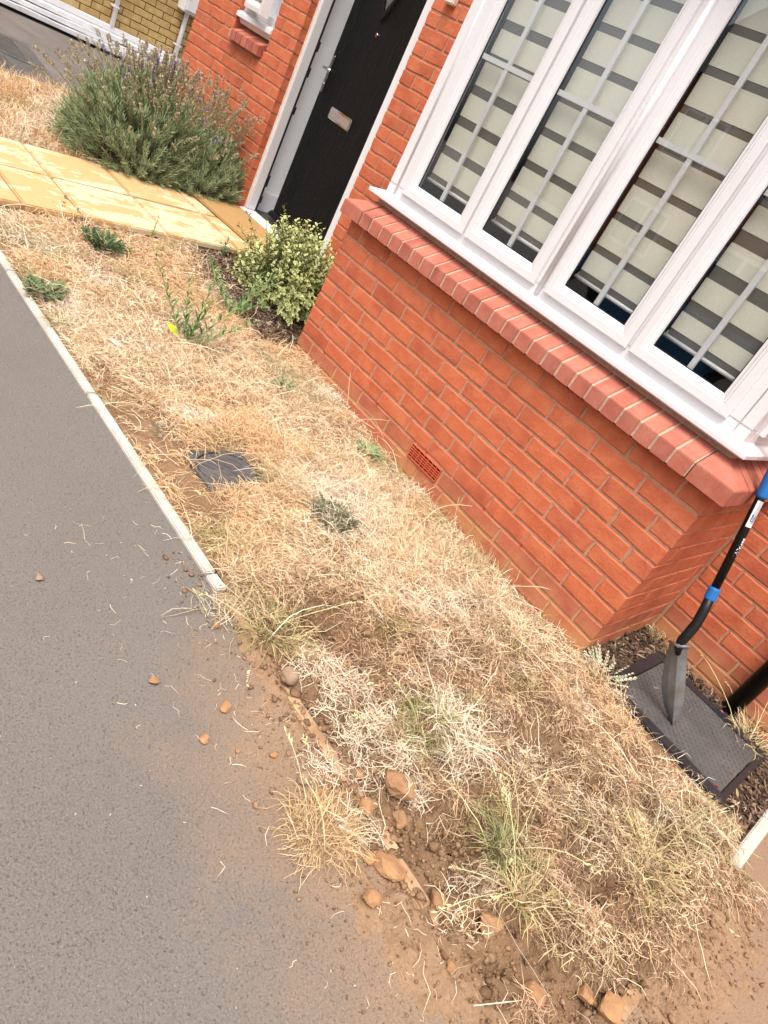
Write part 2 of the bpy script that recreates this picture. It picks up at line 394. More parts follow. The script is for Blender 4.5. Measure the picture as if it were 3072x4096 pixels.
# ---------------- soil / lawn height field
X0, X1, Y0, Y1, DX = -3.9, 3.35, -1.75, 0.665, 0.0085
gx = np.arange(X0, X1, DX); gy = np.arange(Y0, Y1, DX)
GX, GY = np.meshgrid(gx, gy)
def path_z(y): return -0.565 + (y + .45) * 0.0535
def dugness(x, y):
    w = fbm(x * 3.1, y * 3.1, 40, 3) - .5
    a = sst(1.42, 1.75, x + .25 * w) * sst(-.55, -.85, y + .35 * w - .35 * sst(1.9, 2.5, x) + .05)
    return np.clip(a, 0, 1)
def loose(x, y):   # turned turf further back
    w = fbm(x * 2.3, y * 2.3, 44, 3) - .5
    return sst(1.55, 2.0, x + .4 * w) * sst(.0, -.25, y)
GAPS = [(1.80, -.86, .07, .06), (2.03, -.74, .12, .035), (1.70, -1.05, .09, .06), (2.20, -1.02, .07, .045), (2.33, -.98, .06, .055), (2.41, -1.10, .09, .055), (2.46, -.90, .055, .045), (2.55, -.80, .065, .045),
        (2.25, -.60, .08, .03), (2.50, -.62, .05, .035), (2.10, -.50, .05, .025), (1.90, -.65, .07, .03), (2.65, -1.06, .09, .05), (2.36, -.74, .05, .03), (1.75, -.72, .06, .03), (2.66, -.86, .05, .04), (2.30, -.38, .06, .025), (2.58, -.45, .05, .03)]
CLUMPS = []
_r = np.random.default_rng(23)
def _zone(x, y): return float(np.maximum(dugness(np.array([x]), np.array([y])), loose(np.array([x]), np.array([y])))[0])
BARE2 = [(1.92, -1.24, .26, .10), (2.2, -1.24, .25, .10), (2.45, -1.22, .2, .10), (1.83, -1.04, .09, .10), (2.60, -1.18, .2, .09), (2.40, -.47, .09, .05), (2.95, -.9, .12, .5), (2.05, -1.10, .10, .06)]
while len(CLUMPS) < 150:
    x, y = _r.uniform(1.55, 2.93), _r.uniform(-1.22, -.06)
    if _r.random() > _zone(x, y) or any(((x - a) / c) ** 2 + ((y - b) / d_) ** 2 < 1 for a, b, c, d_ in BARE2 + GAPS): continue
    if x > 2.33 and y > -.13: continue
    if y < -1.02 and x > 2.62: continue
    rr_ = _r.uniform(.04, .075)
    if any((x - a) ** 2 + (y - b) ** 2 < (.62 * (rr_ + c)) ** 2 for a, b, c, _ in CLUMPS): 
        if _r.random() < .985: continue
    CLUMPS.append((x, y, rr_, rr_ * _r.uniform(.5, .9) * (.35 if y > -.3 else 1)))
def height(x, y):
    left = sst(.75, -.7, x)
    z = G + .012 + left * .062 * np.clip((y + 1.24) / 1.2, 0, 1) + .012 * sst(-1.2, -.7, y)
    z = z + .020 * (fbm(x * 2.2, y * 2.2, 3, 4) - .5) + .012 * (fbm(x * 13, y * 13, 5, 3) - .5)
    z = z - .030 * sst(.35, .9, x) * sst(-.55, -.15, y)
    d = dugness(x, y); l = loose(x, y)
    clod = fbm(x * 9, y * 9, 21, 4); clod2 = np.abs(fbm(x * 5.5, y * 5.5, 31, 4) - .5) * 2
    z = z + d * (.030 + .085 * (clod - .5) - .050 * np.clip(.22 - clod2, 0, 1) * 4 * .5 + .035 * (vnoise(x * 42, y * 42, 8) - .5) + .018 * (vnoise(x * 95, y * 95, 9) - .5))
    z = z + l * (1 - d) * (.012 + .07 * (fbm(x * 6, y * 6, 51, 3) - .5) + .02 * (vnoise(x * 40, y * 40, 8) - .5))
    zone = np.maximum(d, l * .75) * sst(-1.34, -1.2, y); z = z + zone * (.06 * (lump(x, y) - .50) - .022)
    for cx, cy, r, dp in [(1.66, -1.19, .07, .06), (1.72, -1.12, .08, .04), (1.95, -.80, .06, .05), (2.42, -1.02, .05, .05), (2.55, -.9, .07, .05), (2.12, -.62, .06, .04), (1.86, -.98, .05, .035)]:
        z = z - dp * np.exp(-((x - cx) ** 2 + (y - cy) ** 2) / r ** 2)
    for cx, cy, rx, ry in GAPS:
        z = z - .034 * np.exp(-((x - cx + .25 * (y - cy)) / rx) ** 2 - ((y - cy) / ry) ** 2)
    for cx, cy, rr_, hh_ in CLUMPS:
        q = ((x - cx) ** 2 + (y - cy) ** 2) / rr_ ** 2
        z = z + hh_ * .8 * np.exp(-q ** 1.5 * 1.2)
    # spill over the kerb and the front right corner: thins out to nothing on the tarmac
    e = .12 * (fbm(x * 4, y * 4, 61, 4) - .5)
    reach = np.interp(x, [1.45, 1.65, 1.9, 2.2, 2.45, 2.7, 3.0, 3.3], [-1.27, -1.31, -1.36, -1.44, -1.46, -1.44, -1.36, -1.3])
    over = sst(reach - .03, np.minimum(reach + .22, -1.16), y + e)
    spill = G - .012 + over * np.maximum(z - G + .012, .0)
    front = sst(-1.15, -1.23, y) * sst(1.50, 1.62, x + e * .5)
    z = np.where(y < -1.12, z * (1 - front) + spill * front, z)
    z = np.where((y < -1.232) & (x > 1.5), spill, z)
    z = np.where((y < -1.248) & (x < 1.53), G - .05, z)
    side = sst(3.12, 2.80, x + e) ; zs = G - .014 + side * np.maximum(z - G + .014, 0)
    z = np.where(x > 2.78, zs, z)
    z = np.where((x > 2.838) & (y > -.25 + e), G - .03, z)
    # sunk below the chamber by the corner
    pit = sst(2.10, 2.24, x) * sst(2.80, 2.74, x) * sst(-.04, .02, y)
    z = z * (1 - pit) + (G - .022 + .020 * (fbm(x * 16, y * 16, 71, 3) - .5)) * pit
    hole = (x > .86) & (x < 1.10) & (y > -1.08) & (y < -.80)
    z = np.where(hole, np.minimum(z, G + .004), z)
    # under the path
    z = np.where((x < -1.02) & (x > -2.07), np.minimum(z, path_z(y) - .06), z)
    return z
def lump(x, y): return .62 * vnoise(x * 7.3 + .4 * fbm(x * 9, y * 9, 78, 2), y * 7.3, 77) + .38 * vnoise(x * 15.5, y * 15.5, 79)
HZ = height(GX, GY)
def hz(x, y):
    fx = np.clip((x - X0) / DX, 0, len(gx) - 1.001); fy = np.clip((y - Y0) / DX, 0, len(gy) - 1.001)
    i = fx.astype(int); j = fy.astype(int); u = fx - i; v = fy - j
    return (HZ[j, i] * (1 - u) + HZ[j, i + 1] * u) * (1 - v) + (HZ[j + 1, i] * (1 - u) + HZ[j + 1, i + 1] * u) * v
def hz1(x, y): return float(hz(np.array([x]), np.array([y]))[0])
ny, nx = GX.shape
V = np.stack([GX, GY, HZ], -1).reshape(-1, 3)
ii = (np.arange(ny - 1)[:, None] * nx + np.arange(nx - 1)[None, :])
keep = np.ones_like(ii, bool)
cx = (GX[:-1, :-1] + DX / 2); cy = (GY[:-1, :-1] + DX / 2)
keep &= ~((cx > 0.02) & (cx < 2.07) & (cy > .03))
keep &= HZ[:-1, :-1] > G - .045
ii = ii[keep]
Q = np.stack([ii, ii + 1, ii + nx + 1, ii + nx], -1)
tag(np_mesh('soil_ground', V, Q, M['soil'], org=(0, 0, G), smooth=True), kind='structure')

# ---------------- sandstone path
path = empty('garden_path', (-1.55, -.3, G), kind='structure')
mb = MB(); mb.prism([(-2.045, -1.231, -.75), (-1.035, -1.231, -.75), (-1.035, .715, -.75), (-2.045, .715, -.75)], (0, 0, .001))
mb.v = []; mb.f = []; mb.mi = []
vv = [(x, y, z) for y in (-1.231, .715) for x in (-2.04, -1.04) for z in (-.75, path_z(y) - .012)]
mb.add(vv, [(0, 2, 3, 1), (4, 5, 7, 6), (0, 4, 6, 2), (1, 3, 7, 5), (0, 1, 5, 4), (2, 6, 7, 3)])
mb.build('bedding', M['slab_joint'], path)
def slab(x0, x1, y0, y1):
    q = .0075; k = random.uniform(-.002, .002)
    ys = (y0 + q, y1 - q); xs = (x0 + q, x1 - q)
    vv = [(x, y, path_z(y) + d + k) for d in (-.034, .0) for y in ys for x in xs]
    MB().add(vv, [(0, 2, 3, 1), (4, 5, 7, 6), (0, 1, 5, 4), (2, 6, 7, 3), (0, 4, 6, 2), (1, 3, 7, 5)]).build('slab', M['slab'], path, bev=.006)
for y0, y1 in [(-1.24, -1.02), (-1.02, -.725), (-.725, -.255), (-.255, .205), (.205, .665)]: slab(-1.545, -1.028, y0, y1)
for y0, y1 in [(-1.24, -.725), (-.725, -.255), (-.255, .205), (.205, .665)]: slab(-2.055, -1.545, y0, y1)

# door mat
mat_o = MB()
c = [(-1.90, .30), (-1.16, .335), (-1.17, .675), (-1.90, .655)]
mat_o.add([(x, y, path_z(y) + .002) for x, y in c] + [(x, y, path_z(y) + .020) for x, y in c], [(3, 2, 1, 0), (4, 5, 6, 7), (0, 1, 5, 4), (1, 2, 6, 5), (2, 3, 7, 6), (3, 0, 4, 7)])
tag(mat_o.build('door_mat', M['coir'], org=(-1.5, .5, path_z(.5)), bev=.006), 'sandy brown coir door mat on the path before the threshold', 'door mat')

# ------------------------------------------------------------------ the red brick house
D = .662                                   # main wall face
house = empty('brick_house', (-.4, .7, G), 'red brick house with white bay window and black front door', 'house')
MOR = .0045                                 # joint recess
def core(boxes, name, mats=None):
    mb = MB()
    for b in boxes: mb.box(*b)
    return mb.build(name, mats or M['mortar'], house)
r = MOR
bay_wall = core([(r, 2.09 - r, r, .10, -.85, .085), (2.09 - .10, 2.09 - r, .10, D, -.85, .085), (r, .10, .10, D, -.85, .085)], 'bay_wall')
main_wall = core([
    (-3.22 + r, -2.66 + r * 0 - .003, D + r, D + .12, -.85, 2.45), (-2.66, -2.182, D + r, D + .12, -.85, .393), (-2.66, -2.182, D + r, D + .12, 1.5, 2.45),
    (-2.179, -1.885 - r, D + r, D + .12, -.85, 2.45), (-1.885 - r + .0005, -.842 + r, D + r, D + .12, 1.68, 2.45), (-1.885 - r + .001, -.842 + r - .001, D + .015, D + .11, -.85, -.54),
    (-.842 + r, .04, D + r, D + .12, -.85, 2.45), (2.05, 4.2, D + r, D + .12, -.85, 2.45), (.041, 2.049, D + r, D + .12, 1.62, 2.45)], 'main_wall')

CACHE = {}
def brick_mesh(L, hgt, dep, var, mat, jig=.0023, ch=.0035):
    key = (round(L / .004), round(hgt / .003), round(dep / .02), var, mat.name)
    if key in CACHE: return CACHE[key]
    rr = random.Random(hash((key[0], key[1], var, 5)))
    a, b = L / 2, hgt / 2
    per = [(-a, -b), (-a * .35, -b), (a * .4, -b), (a, -b), (a, 0), (a, b), (a * .3, b), (-a * .4, b), (-a, b), (-a, .1 * b)]
    n = len(per)
    j = [(rr.uniform(-jig, jig), rr.uniform(-jig, jig)) for _ in per]
    fr = [(x * (1 - ch / a) + jx, 0 + rr.uniform(-.0004, .0008), z * (1 - ch / b) + jz) for (x, z), (jx, jz) in zip(per, j)]
    md = [(x + jx * .8, ch * 1.1, z + jz * .8) for (x, z), (jx, jz) in zip(per, j)]
    bk = [(x, dep, z) for x, z in per]
    f = [tuple(range(n))] + [(i, n + i, n + (i + 1) % n, (i + 1) % n) for i in range(n)] + [(n + i, 2 * n + i, 2 * n + (i + 1) % n, n + (i + 1) % n) for i in range(n)]
    me = bpy.data.meshes.new('brick'); me.from_pydata(fr + md + bk, [], f)
    bm = bmesh.new(); bm.from_mesh(me); bmesh.ops.recalc_face_normals(bm, faces=bm.faces); bm.to_mesh(me); bm.free()
    # open back: make sure that the front face looks towards -Y
    if me.polygons[0].normal.y > 0: me.flip_normals()
    me.materials.append(mat); CACHE[key] = me
    return me
NB = [0]
def brick(parent, u0, u1, z0, z1, face, axis, mat, dep=.06, name='brick'):
    me = brick_mesh(u1 - u0, z1 - z0, dep, NB[0] % 4, mat); NB[0] += 1
    o = bpy.data.objects.new(name, me); COL.objects.link(o); o.parent = parent; ORG[o] = ORG[parent]
    uc = (u0 + u1) / 2; zc = (z0 + z1) / 2; out = random.uniform(-.0012, .0012)
    p = Vector((uc, face + out, zc)) if axis == 'Y' else Vector((face + out, uc, zc))
    o.location = p - ORG[parent]
    if axis == 'X': o.rotation_euler = (0, 0, math.pi / 2)
    o.rotation_euler.y = random.uniform(-.0025, .0025)
    return o
def course(parent, perps, z_top, face, axis, mat, deps=None, lo=-9, hi=9):
    """perps: joint centres incl. both ends (ends are brick edges)"""
    n = len(perps) - 1
    for i in range(n):
        a = perps[i] + (.005 if i else 0); b = perps[i + 1] - (.005 if i < n - 1 else 0)
        jl = random.uniform(-.0018, .0018)
        if b - a < .02: continue
        d = (deps[i] if deps else .06)
        brick(parent, a + (jl if i else 0), b, z_top - .0694, z_top - .0056, face, axis, mat, d)
ODD = [0, .214, .44, .665, .884, 1.04, 1.21, 1.428, 1.651, 1.872, 2.09]
EVEN = [0, .105, .331, .553, .777, .953, 1.126, 1.326, 1.545, 1.765, 1.985, 2.09]
for k in range(-1, 10):                     # k: joint number above the course (joint k lies at z = -.075 k)
    mt = M['brick_smooth'] if k >= 7 else M['brick']
    P = list(ODD if k % 2 == 0 else EVEN)
    P = [P[0]] + [q + random.uniform(-.006, .006) for q in P[1:-1]] + [P[-1]]
    if k == 7: P = [0, .11, .331, .552, .772, .951, 1.166, 1.316, 1.539, 1.765, 1.988, 2.09]
    n = len(P) - 1
    dl = [.06] * n; dl[0] = .1025; dl[-1] = .1025 if k % 2 == 0 else .215
    if k == 7:
        for i in range(n):
            if i == 4 or i == 5 and False: continue
            a = P[i] + (.005 if i else 0); b = P[i + 1] - (.005 if i < n - 1 else 0)
            if .94 < a < .97: continue
            brick(bay_wall, a, b, -.075 * k - .070, -.075 * k - .005, 0, 'Y', mt, dl[i])
        brick(bay_wall, P[4] + .005, P[5] - .005, -.075 * k - .070, -.075 * k - .005, 0, 'Y', mt)
    else:
        course(bay_wall, P, -.075 * k, 0, 'Y', mt, dl)
    RP = [.1075, .13, .355, .58, D - .002] if False else ([.107, .35, .575, D - .002] if k % 2 == 0 else [.220, .24, .49, D - .002])
    RP = [.1075, .353, .584, D - .002] if k % 2 == 0 else [.220, .485, D - .002]
    for i in range(len(RP) - 1):
        brick(bay_wall, RP[i] + .005, RP[i + 1] - .005, -.075 * k - .070, -.075 * k - .005, 2.09, 'X', mt)

# main wall bricks, individually where the photograph shows them
rest = []
def span(a, b, first, off=.225):
    P = [a]; q = a + first
    while q < b - .06: P.append(q); q += off
    P.append(b); return P
for k in range(-33, 10):
    zt = -.075 * k; odd = k % 2
    mt = M['brick_smooth'] if k >= 7 else M['brick']
    runs = [('door', -.842, .0, .2225 if odd else .11), ('right', 2.10, 4.2, .115 if odd else .23), ]
    if zt < .46 or zt > 1.5: runs.append(('left', -3.22, -1.885, .2225 if odd else .11))
    else: runs += [('left', -3.22, -2.66, .2225 if odd else .11), ('left', -2.185, -1.885, .2225 if not odd else .11)]
    if zt > 1.75: runs.append(('top', -1.885, -.842, .1)); 
    if zt > 1.7: runs.append(('top', 0, 2.1, .1))
    for nm, a, b, first in runs:
        P = span(a, b, first if nm != 'left' else first)
        show = {'door': zt < 1.25, 'right': zt < .25, 'left': -.5 < zt < 1.0, 'top': False}[nm]
        for i in range(len(P) - 1):
            u0 = P[i] + (.005 if i else 0); u1 = P[i + 1] - (.005 if i < len(P) - 2 else 0)
            sh = show and (nm != 'right' or u0 < 2.9) and zt > -.70
            if nm == 'left' and zt < .0 and u0 < -2.4: sh = False
            if sh: brick(main_wall, u0, u1, zt - .070, zt - .005, D, 'Y', mt, .10 if i in (0, len(P) - 2) else .06)
            else: rest.append((u0, u1, zt - .070, zt - .005))
mb = MB()
for a, b, z0, z1 in rest:
    mb.box(a, b, D, D + .06, z0, z1)
tag(mb.build('upper_brickwork', M['brick'], main_wall), kind='stuff')

# weep vents and air brick
for x in (.214, .665, 1.04, 1.428, 1.651):
    mb = MB(); z0, z1 = -.527, -.512; q = .0045
    mb.box(x - q, x - q + .0015, -.002, .03, z0, z1); mb.box(x + q - .0015, x + q, -.002, .03, z0, z1)
    mb.box(x - q + .0015, x + q - .0015, -.002, .03, z1 - .002, z1); mb.box(x - q + .0015, x + q - .0015, -.002, .03, z0, z0 + .002)
    wv = mb.build('weep_vent', M['terracotta'], bay_wall)
    MB().box(x - q + .0015, x + q - .0015, .0035, .0042, z0 + .002, z1 - .002).build('slot_shade', M['hole'], bay_wall)  # solid dark plate, paints the shade inside the vent
ab = MB(); ax0, ax1, az0, az1 = .957, 1.160, -.5965, -.531
ab.box(ax0, ax1, -.006, .03, az0, az0 + .005); ab.box(ax0, ax1, -.006, .03, az1 - .005, az1)
ab.box(ax0, ax0 + .005, -.006, .03, az0 + .005, az1 - .005); ab.box(ax1 - .005, ax1, -.006, .03, az0 + .005, az1 - .005)
air = ab.build('air_brick', M['terracotta'], house, bev=.0012)
for i in range(1, 5):
    z = az0 + .005 + i * (az1 - az0 - .010) / 5
    MB().box(ax0 + .005, ax1 - .005, -.0045, .0030, z - .0024, z + .0018).build('louvre', M['terracotta'], air)
for i in range(1, 7):
    x = ax0 + i * (ax1 - ax0) / 7
    MB().box(x - .0013, x + .0013, -.0055, .001, az0 + .005, az1 - .005).build('grille_bar', M['terracotta'], air)
MB().box(ax0 + .004, ax1 - .004, .0032, .0042, az0 + .004, az1 - .004).build('slot_shade', M['hole'], air)  # dark sheet standing in for the shade behind the louvres

# ---------------- bay sill of sloping smooth bricks
SF, SB, ZL, ZU, ZT = -.047, .085, .078, .140, .212
slope = (ZT - ZU) / (SB - SF)
mb = MB(); q = .004
prof = [(SF + q, ZL + q), (SF + q, ZU - q * .6), (SB, ZT - q), (SB, ZL + q)]
mb.prism([(.105, y, z) for y, z in prof], (1.88, 0, 0))
mb.prism([(2.137 - (y - SF), .112, z) for y, z in prof], (0, .545, 0))
mb.prism([(-.047 + (y - SF), .112, z) for y, z in prof], (0, .545, 0))
sill = mb.build('bay_sill', M['mortar_sill'], house)
xs = np.linspace(.1065, 1.985, 26)
for i in range(25):
    a, b = xs[i] + .005, xs[i + 1] - .005
    k = random.uniform(-.0015, .0015)
    mb = MB(); mb.prism([(a, y, z) for y, z in [(SF + k, ZL), (SF + k, ZU), (SB, ZT), (SB, ZL)]], (b - a, 0, 0))
    mb.build('sill_brick', M['sill_brick'], sill, bev=.0022)
def corner_sill(sx):
    f = (lambda x: x) if sx > 0 else (lambda x: 2.09 - x)
    w = .152; Xo, Xi = 2.137, 2.137 - w; h = SB - SF
    A = (Xi + .005, SF, ZU); B = (Xo, SF, ZU); Cc = (Xo, SF + w, ZU); Hh = (Xo - h, SF + h, ZT); Dd = (Xi + .005, SF + h, ZT); E = (Xo - h, SF + w, ZT)
    top = [A, B, Cc, E, Hh, Dd]; bot = [(p[0], p[1], ZL) for p in (A, B, Cc, E, Hh, Dd)]
    vv = [(f(p[0]), p[1], p[2]) for p in top + bot]
    MB().add(vv, [(0, 1, 4, 5), (1, 2, 3, 4), (0, 6, 7, 1), (1, 7, 8, 2), (2, 8, 9, 3), (3, 9, 10, 4), (4, 10, 11, 5), (5, 11, 6, 0), (6, 11, 10, 9, 8, 7)]).build('sill_brick', M['sill_brick'], sill, bev=.0022)
    n = 7; ys = np.linspace(SF + w, D - .004, n + 1)
    for i in range(n):
        mb = MB(); a, b = ys[i] + .005, ys[i + 1] - .005
        mb.prism([(f(Xo - (y - SF)), a, z) for y, z in [(SF, ZL), (SF, ZU), (SB, ZT), (SB, ZL)]], (0, b - a, 0))
        mb.build('sill_brick', M['sill_brick'], sill, bev=.0022)
corner_sill(1); corner_sill(-1)

# ---------------- bay window, white plastic
FX0, FX1, FY, FZ0, FZ1 = .066, 2.029, .060, .252, 1.545
mb = MB()    # projecting cill, three sided
cp = [(.010, .222), (.010, .238), (.062, .256), (.12, .256), (.12, .215), (.03, .215)]
mb.prism([(.016 + .05, y, z) for y, z in cp], (1.963 - .0, 0, 0))
cill = MB()
def ring(x0, x1, y0, z):  # plan ring, outer edges
    return [(x0, D, z), (x0, y0, z), (x1, y0, z), (x1, D, z)]
levels = [(.035, .214), (.010, .222), (.010, .238), (.066, .257), (.13, .257)]
vv = []; ff = []
for d, z in levels: vv += ring(.0 + d + .006 if False else d, 2.09 - d, d, z)
for i in range(len(levels) - 1):
    for j in range(3): ff.append((i * 4 + j, i * 4 + j + 1, i * 4 + 4 + j + 1, i * 4 + 4 + j))
cill.add(vv, ff); cill_o = cill.build('window_cill', M['upvc'], house, bev=.0015)
# mortar bed below the cill
MB().box(.055, 2.035, .055, .12, .195, .2165).build('cill_bedding', M['mortar_sill'], house)
SASH = [(.179, .601), (.615, 1.037), (1.095, 1.512), (1.528, 1.944)]
SZ0, SZ1 = .288, 1.50
mb = MB()
def fbox(x0, x1, z0, z1, y0=FY, y1=FY + .07): mb.box(x0, x1, y0, y1, z0, z1)
fbox(FX0, FX1, FZ0, SZ0 + .012); fbox(FX0, FX1, SZ1 - .012, FZ1)
zz0, zz1 = SZ0 + .012, SZ1 - .012
fbox(FX0, .191, zz0, zz1); fbox(.589, .627, zz0, zz1); fbox(1.025, 1.107, zz0, zz1); fbox(1.500, 1.540, zz0, zz1); fbox(1.932, FX1, zz0, zz1)
# side frames of the bay
for sx in (0, 1):
    xx = (FX1 - .07, FX1) if sx else (FX0, FX0 + .07)
    mb.box(xx[0], xx[1], .1305, .185, FZ0, FZ1); mb.box(xx[0], xx[1], .600, D + .03, FZ0, FZ1)
    mb.box(xx[0], xx[1], .185, .600, FZ0, SZ0 + .012); mb.box(xx[0], xx[1], .185, .600, SZ1 - .012, FZ1)
frame_o = mb.build('window_frame', M['upvc'], house, bev=.003)
for bx_, br_ in ((1.066, .014), (.125, .009), (1.985, .005)):   # rounded beads on the posts
    MB().tube([(bx_, FY + .004, SZ0 - .02), (bx_, FY + .004, FZ1 - .01)], br_, 10).build('mullion_bead', M['upvc'], house, smooth=True)
PROF = [(0, .062), (0, .046), (.003, .043), (.030, .043), (.034, .047), (.040, .047), (.047, .053), (.056, .055), (.060, .068)]
def sash(x0, x1, z0, z1, fy, toX=None, name='sash'):
    """mitred profile swept round a rectangle; in the XZ plane or, with toX, in the YZ plane at that X"""
    mb = MB(); vv = []; ff = []
    n = len(PROF)
    for d, y in PROF:
        yy = fy + (y - .043)
        for (u, z) in ((x0 + d, z0 + d), (x1 - d, z0 + d), (x1 - d, z1 - d), (x0 + d, z1 - d)):
            vv.append((u, yy, z) if toX is None else (toX - (yy - fy), u, z))
    for i in range(n - 1):
        for j in range(4):
            a = i * 4 + j; b = i * 4 + (j + 1) % 4
            ff.append((a, b, b + 4, a + 4) if toX is None else (a, a + 4, b + 4, b))
    mb.add(vv, ff)
    so = mb.build(name, M['upvc'], house)
    g = .058; a, b, c, d = x0 + g, x1 - g, z0 + g, z1 - g
    def bx(u0, u1, y0, y1, zl, zh, nm, mt):
        mm = MB()
        if toX is None: mm.box(u0, u1, fy + y0, fy + y1, zl, zh)
        else: mm.box(toX - y1, toX - y0, u0, u1, zl, zh)
        return mm.build(nm, mt, so)
    # gasket round the glass
    for (u0, u1, zl, zh) in ((a, a + .004, c + .004, d - .004), (b - .004, b, c + .004, d - .004), (a, b, c, c + .004), (a, b, d - .004, d)):
        bx(u0, u1, .0205, .026, zl, zh, 'gasket', M['rubber'])
    bx(a + .004, b - .004, .023, .025, c + .004, d - .004, 'pane', M['glass'])
    mid = (a + b) / 2; zb = .895
    bx(mid - .010, mid + .010, .029, .039, c, zb - .010, 'glazing_bar', M['upvc'])
    bx(mid - .010, mid + .010, .029, .039, zb + .010, d, 'glazing_bar', M['upvc'])
    bx(a, b, .028, .040, zb - .0095, zb + .0095, 'glazing_bar', M['upvc'])
    return so
for a, b in SASH: sash(a, b, SZ0, SZ1, .043)
sash(.175, .610, SZ0, SZ1, None or .0, toX=FX1 + .017)
# sash tops are out of sight; left side of the bay
# room behind, its dimness painted as dark walls, open to the sides only where the bay is
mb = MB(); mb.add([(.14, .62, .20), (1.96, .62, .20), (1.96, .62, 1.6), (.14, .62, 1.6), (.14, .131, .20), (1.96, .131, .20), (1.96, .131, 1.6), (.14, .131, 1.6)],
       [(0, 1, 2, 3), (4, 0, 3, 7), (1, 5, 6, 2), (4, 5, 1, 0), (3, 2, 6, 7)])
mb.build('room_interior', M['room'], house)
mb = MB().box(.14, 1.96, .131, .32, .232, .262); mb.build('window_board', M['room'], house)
# bay roof above the frames
mb = MB(); mb.box(-.06, 2.15, -.06, D, FZ1 + .001, FZ1 + .09); mb.build('bay_fascia', M['upvc'], house, bev=.004)
mb = MB(); mb.add([(-.08, -.08, FZ1 + .0915), (2.17, -.08, FZ1 + .0915), (2.17, D - .002, FZ1 + .0915), (-.08, D - .002, FZ1 + .0915), (.5, D - .002, FZ1 + .62), (1.6, D - .002, FZ1 + .62)],
       [(0, 1, 5, 4), (1, 2, 5), (0, 4, 3), (2, 3, 4, 5), (3, 2, 1, 0)])
mb.build('bay_roof', M['cover'], house)

# ---------------- day and night blinds, one to each light
names = ['leftmost', 'second', 'third', 'rightmost']
labs = ['striped cream blind behind the bay light nearest the front door', 'striped cream blind in the bay window, second light from the door',
        'striped cream blind in the bay window, third light from the door', 'striped cream blind behind the bay light nearest the shovel']
offs = [.012, .0, .0, -.012]; darkh = [.036, .030, .027, .045]
for i, (a, b) in enumerate(SASH):
    bx0, bx1 = a + .052, b - .058 + .055
    by = .112
    bl = empty('window_blind', ((bx0 + bx1) / 2, by, .39), labs[i], 'blind', 'striped blinds in the bay window')
    z = .402 + offs[i] * 0
    MB().tube([(bx0 - .006, by, .392), (bx1 + .006, by, .392)], .0075, 10).build('bottom_rail', M['upvc'], bl, smooth=True)
    MB().box(bx0 + .002, bx1 - .002, by + .0006, by + .0016, .396, 1.49).build('back_mesh', M['sheer'], bl)
    zz = .497 + offs[i]
    MB().box(bx0, bx1, by - .0012, by, .4225 + offs[i] * 0, zz).build('fabric_band', M['blind'], bl)
    while zz < 1.45:
        z0 = zz + darkh[i]; z1 = min(zz + .125, 1.49)
        MB().box(bx0, bx1, by - .0012, by, z0, z1).build('fabric_band', M['blind'], bl)
        zz += .125
    MB().box(bx0 - .006, bx0 + .006, by + .007, by + .012, .385, .41).build('end_cap', M['upvc'], bl)

# ---------------- front door, ajar, in a white frame
DX0, DX1, DFY = -1.855, -.965, .722
TH = -.485
mb = MB()
mb.box(-1.885, DX0, DFY, DFY + .07, TH, 1.68); mb.box(DX1, -.838, DFY, DFY + .07, TH, 1.68); mb.box(-1.885, -.838, DFY + .0005, DFY + .0695, 1.62, 1.675)
dfr = mb.build('door_frame', M['upvc'], house, bev=.004)
MB().box(DX0 - .004, DX0 + .0025, DFY + .0705, DFY + .082, TH, 1.62).build('weather_seal', M['rubber'], dfr)
for z0, z1 in [(.60, .66), (.44, .50), (.20, .25), (-.30, -.22), (-.42, -.37)]:
    MB().box(DX0 - .002, DX0 + .008, DFY + .074, DFY + .090, z0, z1).build('lock_keep', M['rubber'], dfr)
MB().box(-1.8865, -1.8845 + .008, DFY - .007, DFY - .0005, TH, 1.67).build('sealant', M['seal'], dfr)
MB().box(-.850, -.838, DFY - .006, DFY - .0005, TH, 1.67).build('sealant', M['seal'], dfr)
# threshold
mb = MB(); mb.prism([(-1.95 + .07, y, z) for y, z in [(.655, TH - .03), (.655, TH - .012), (.70, TH - .002), (.80, TH - .001), (.80, TH - .03)]], (1.04, 0, 0))
mb.build('threshold', M['upvc'], house, bev=.002)
MB().box(-1.882, -.842, .658, .80, -.60, TH - .0305).build('step', M['slab_joint'], house)
# leaf
hx, hy, ang = -.965, .762, rad(10.5)
ux = Vector((-math.cos(ang), math.sin(ang), 0)); un = Vector((-math.sin(ang), -math.cos(ang), 0))   # along the leaf, outwards
def dp(s, n, z): p = Vector((hx, hy, 0)) + ux * s + un * n; return (p.x, p.y, z)
def dbox(mb, s0, s1, n0, n1, z0, z1):
    vv = [dp(s, n, z) for z in (z0, z1) for n in (n0, n1) for s in (s0, s1)]
    return mb.add(vv, [(0, 2, 3, 1), (4, 5, 7, 6), (0, 1, 5, 4), (2, 6, 7, 3), (0, 4, 6, 2), (1, 3, 7, 5)])
DW = .885; DZ0, DZ1 = -.468, 1.61
door = dbox(MB(), -.03, DW, -.045, 0, DZ0, DZ1).build('door', M['door'], house, bev=.003)
dbox(MB(), DW - .115, DW - .112, 0, .0008, DZ0 + .06, DZ1 - .02).build('stile_groove', M['rubber'], door)
for s in (.18, .32, .46, .60, .73):
    dbox(MB(), s - .0012, s + .0012, 0.0, .0006, DZ0 + .08, .9).build('plank_groove', M['rubber'], door)
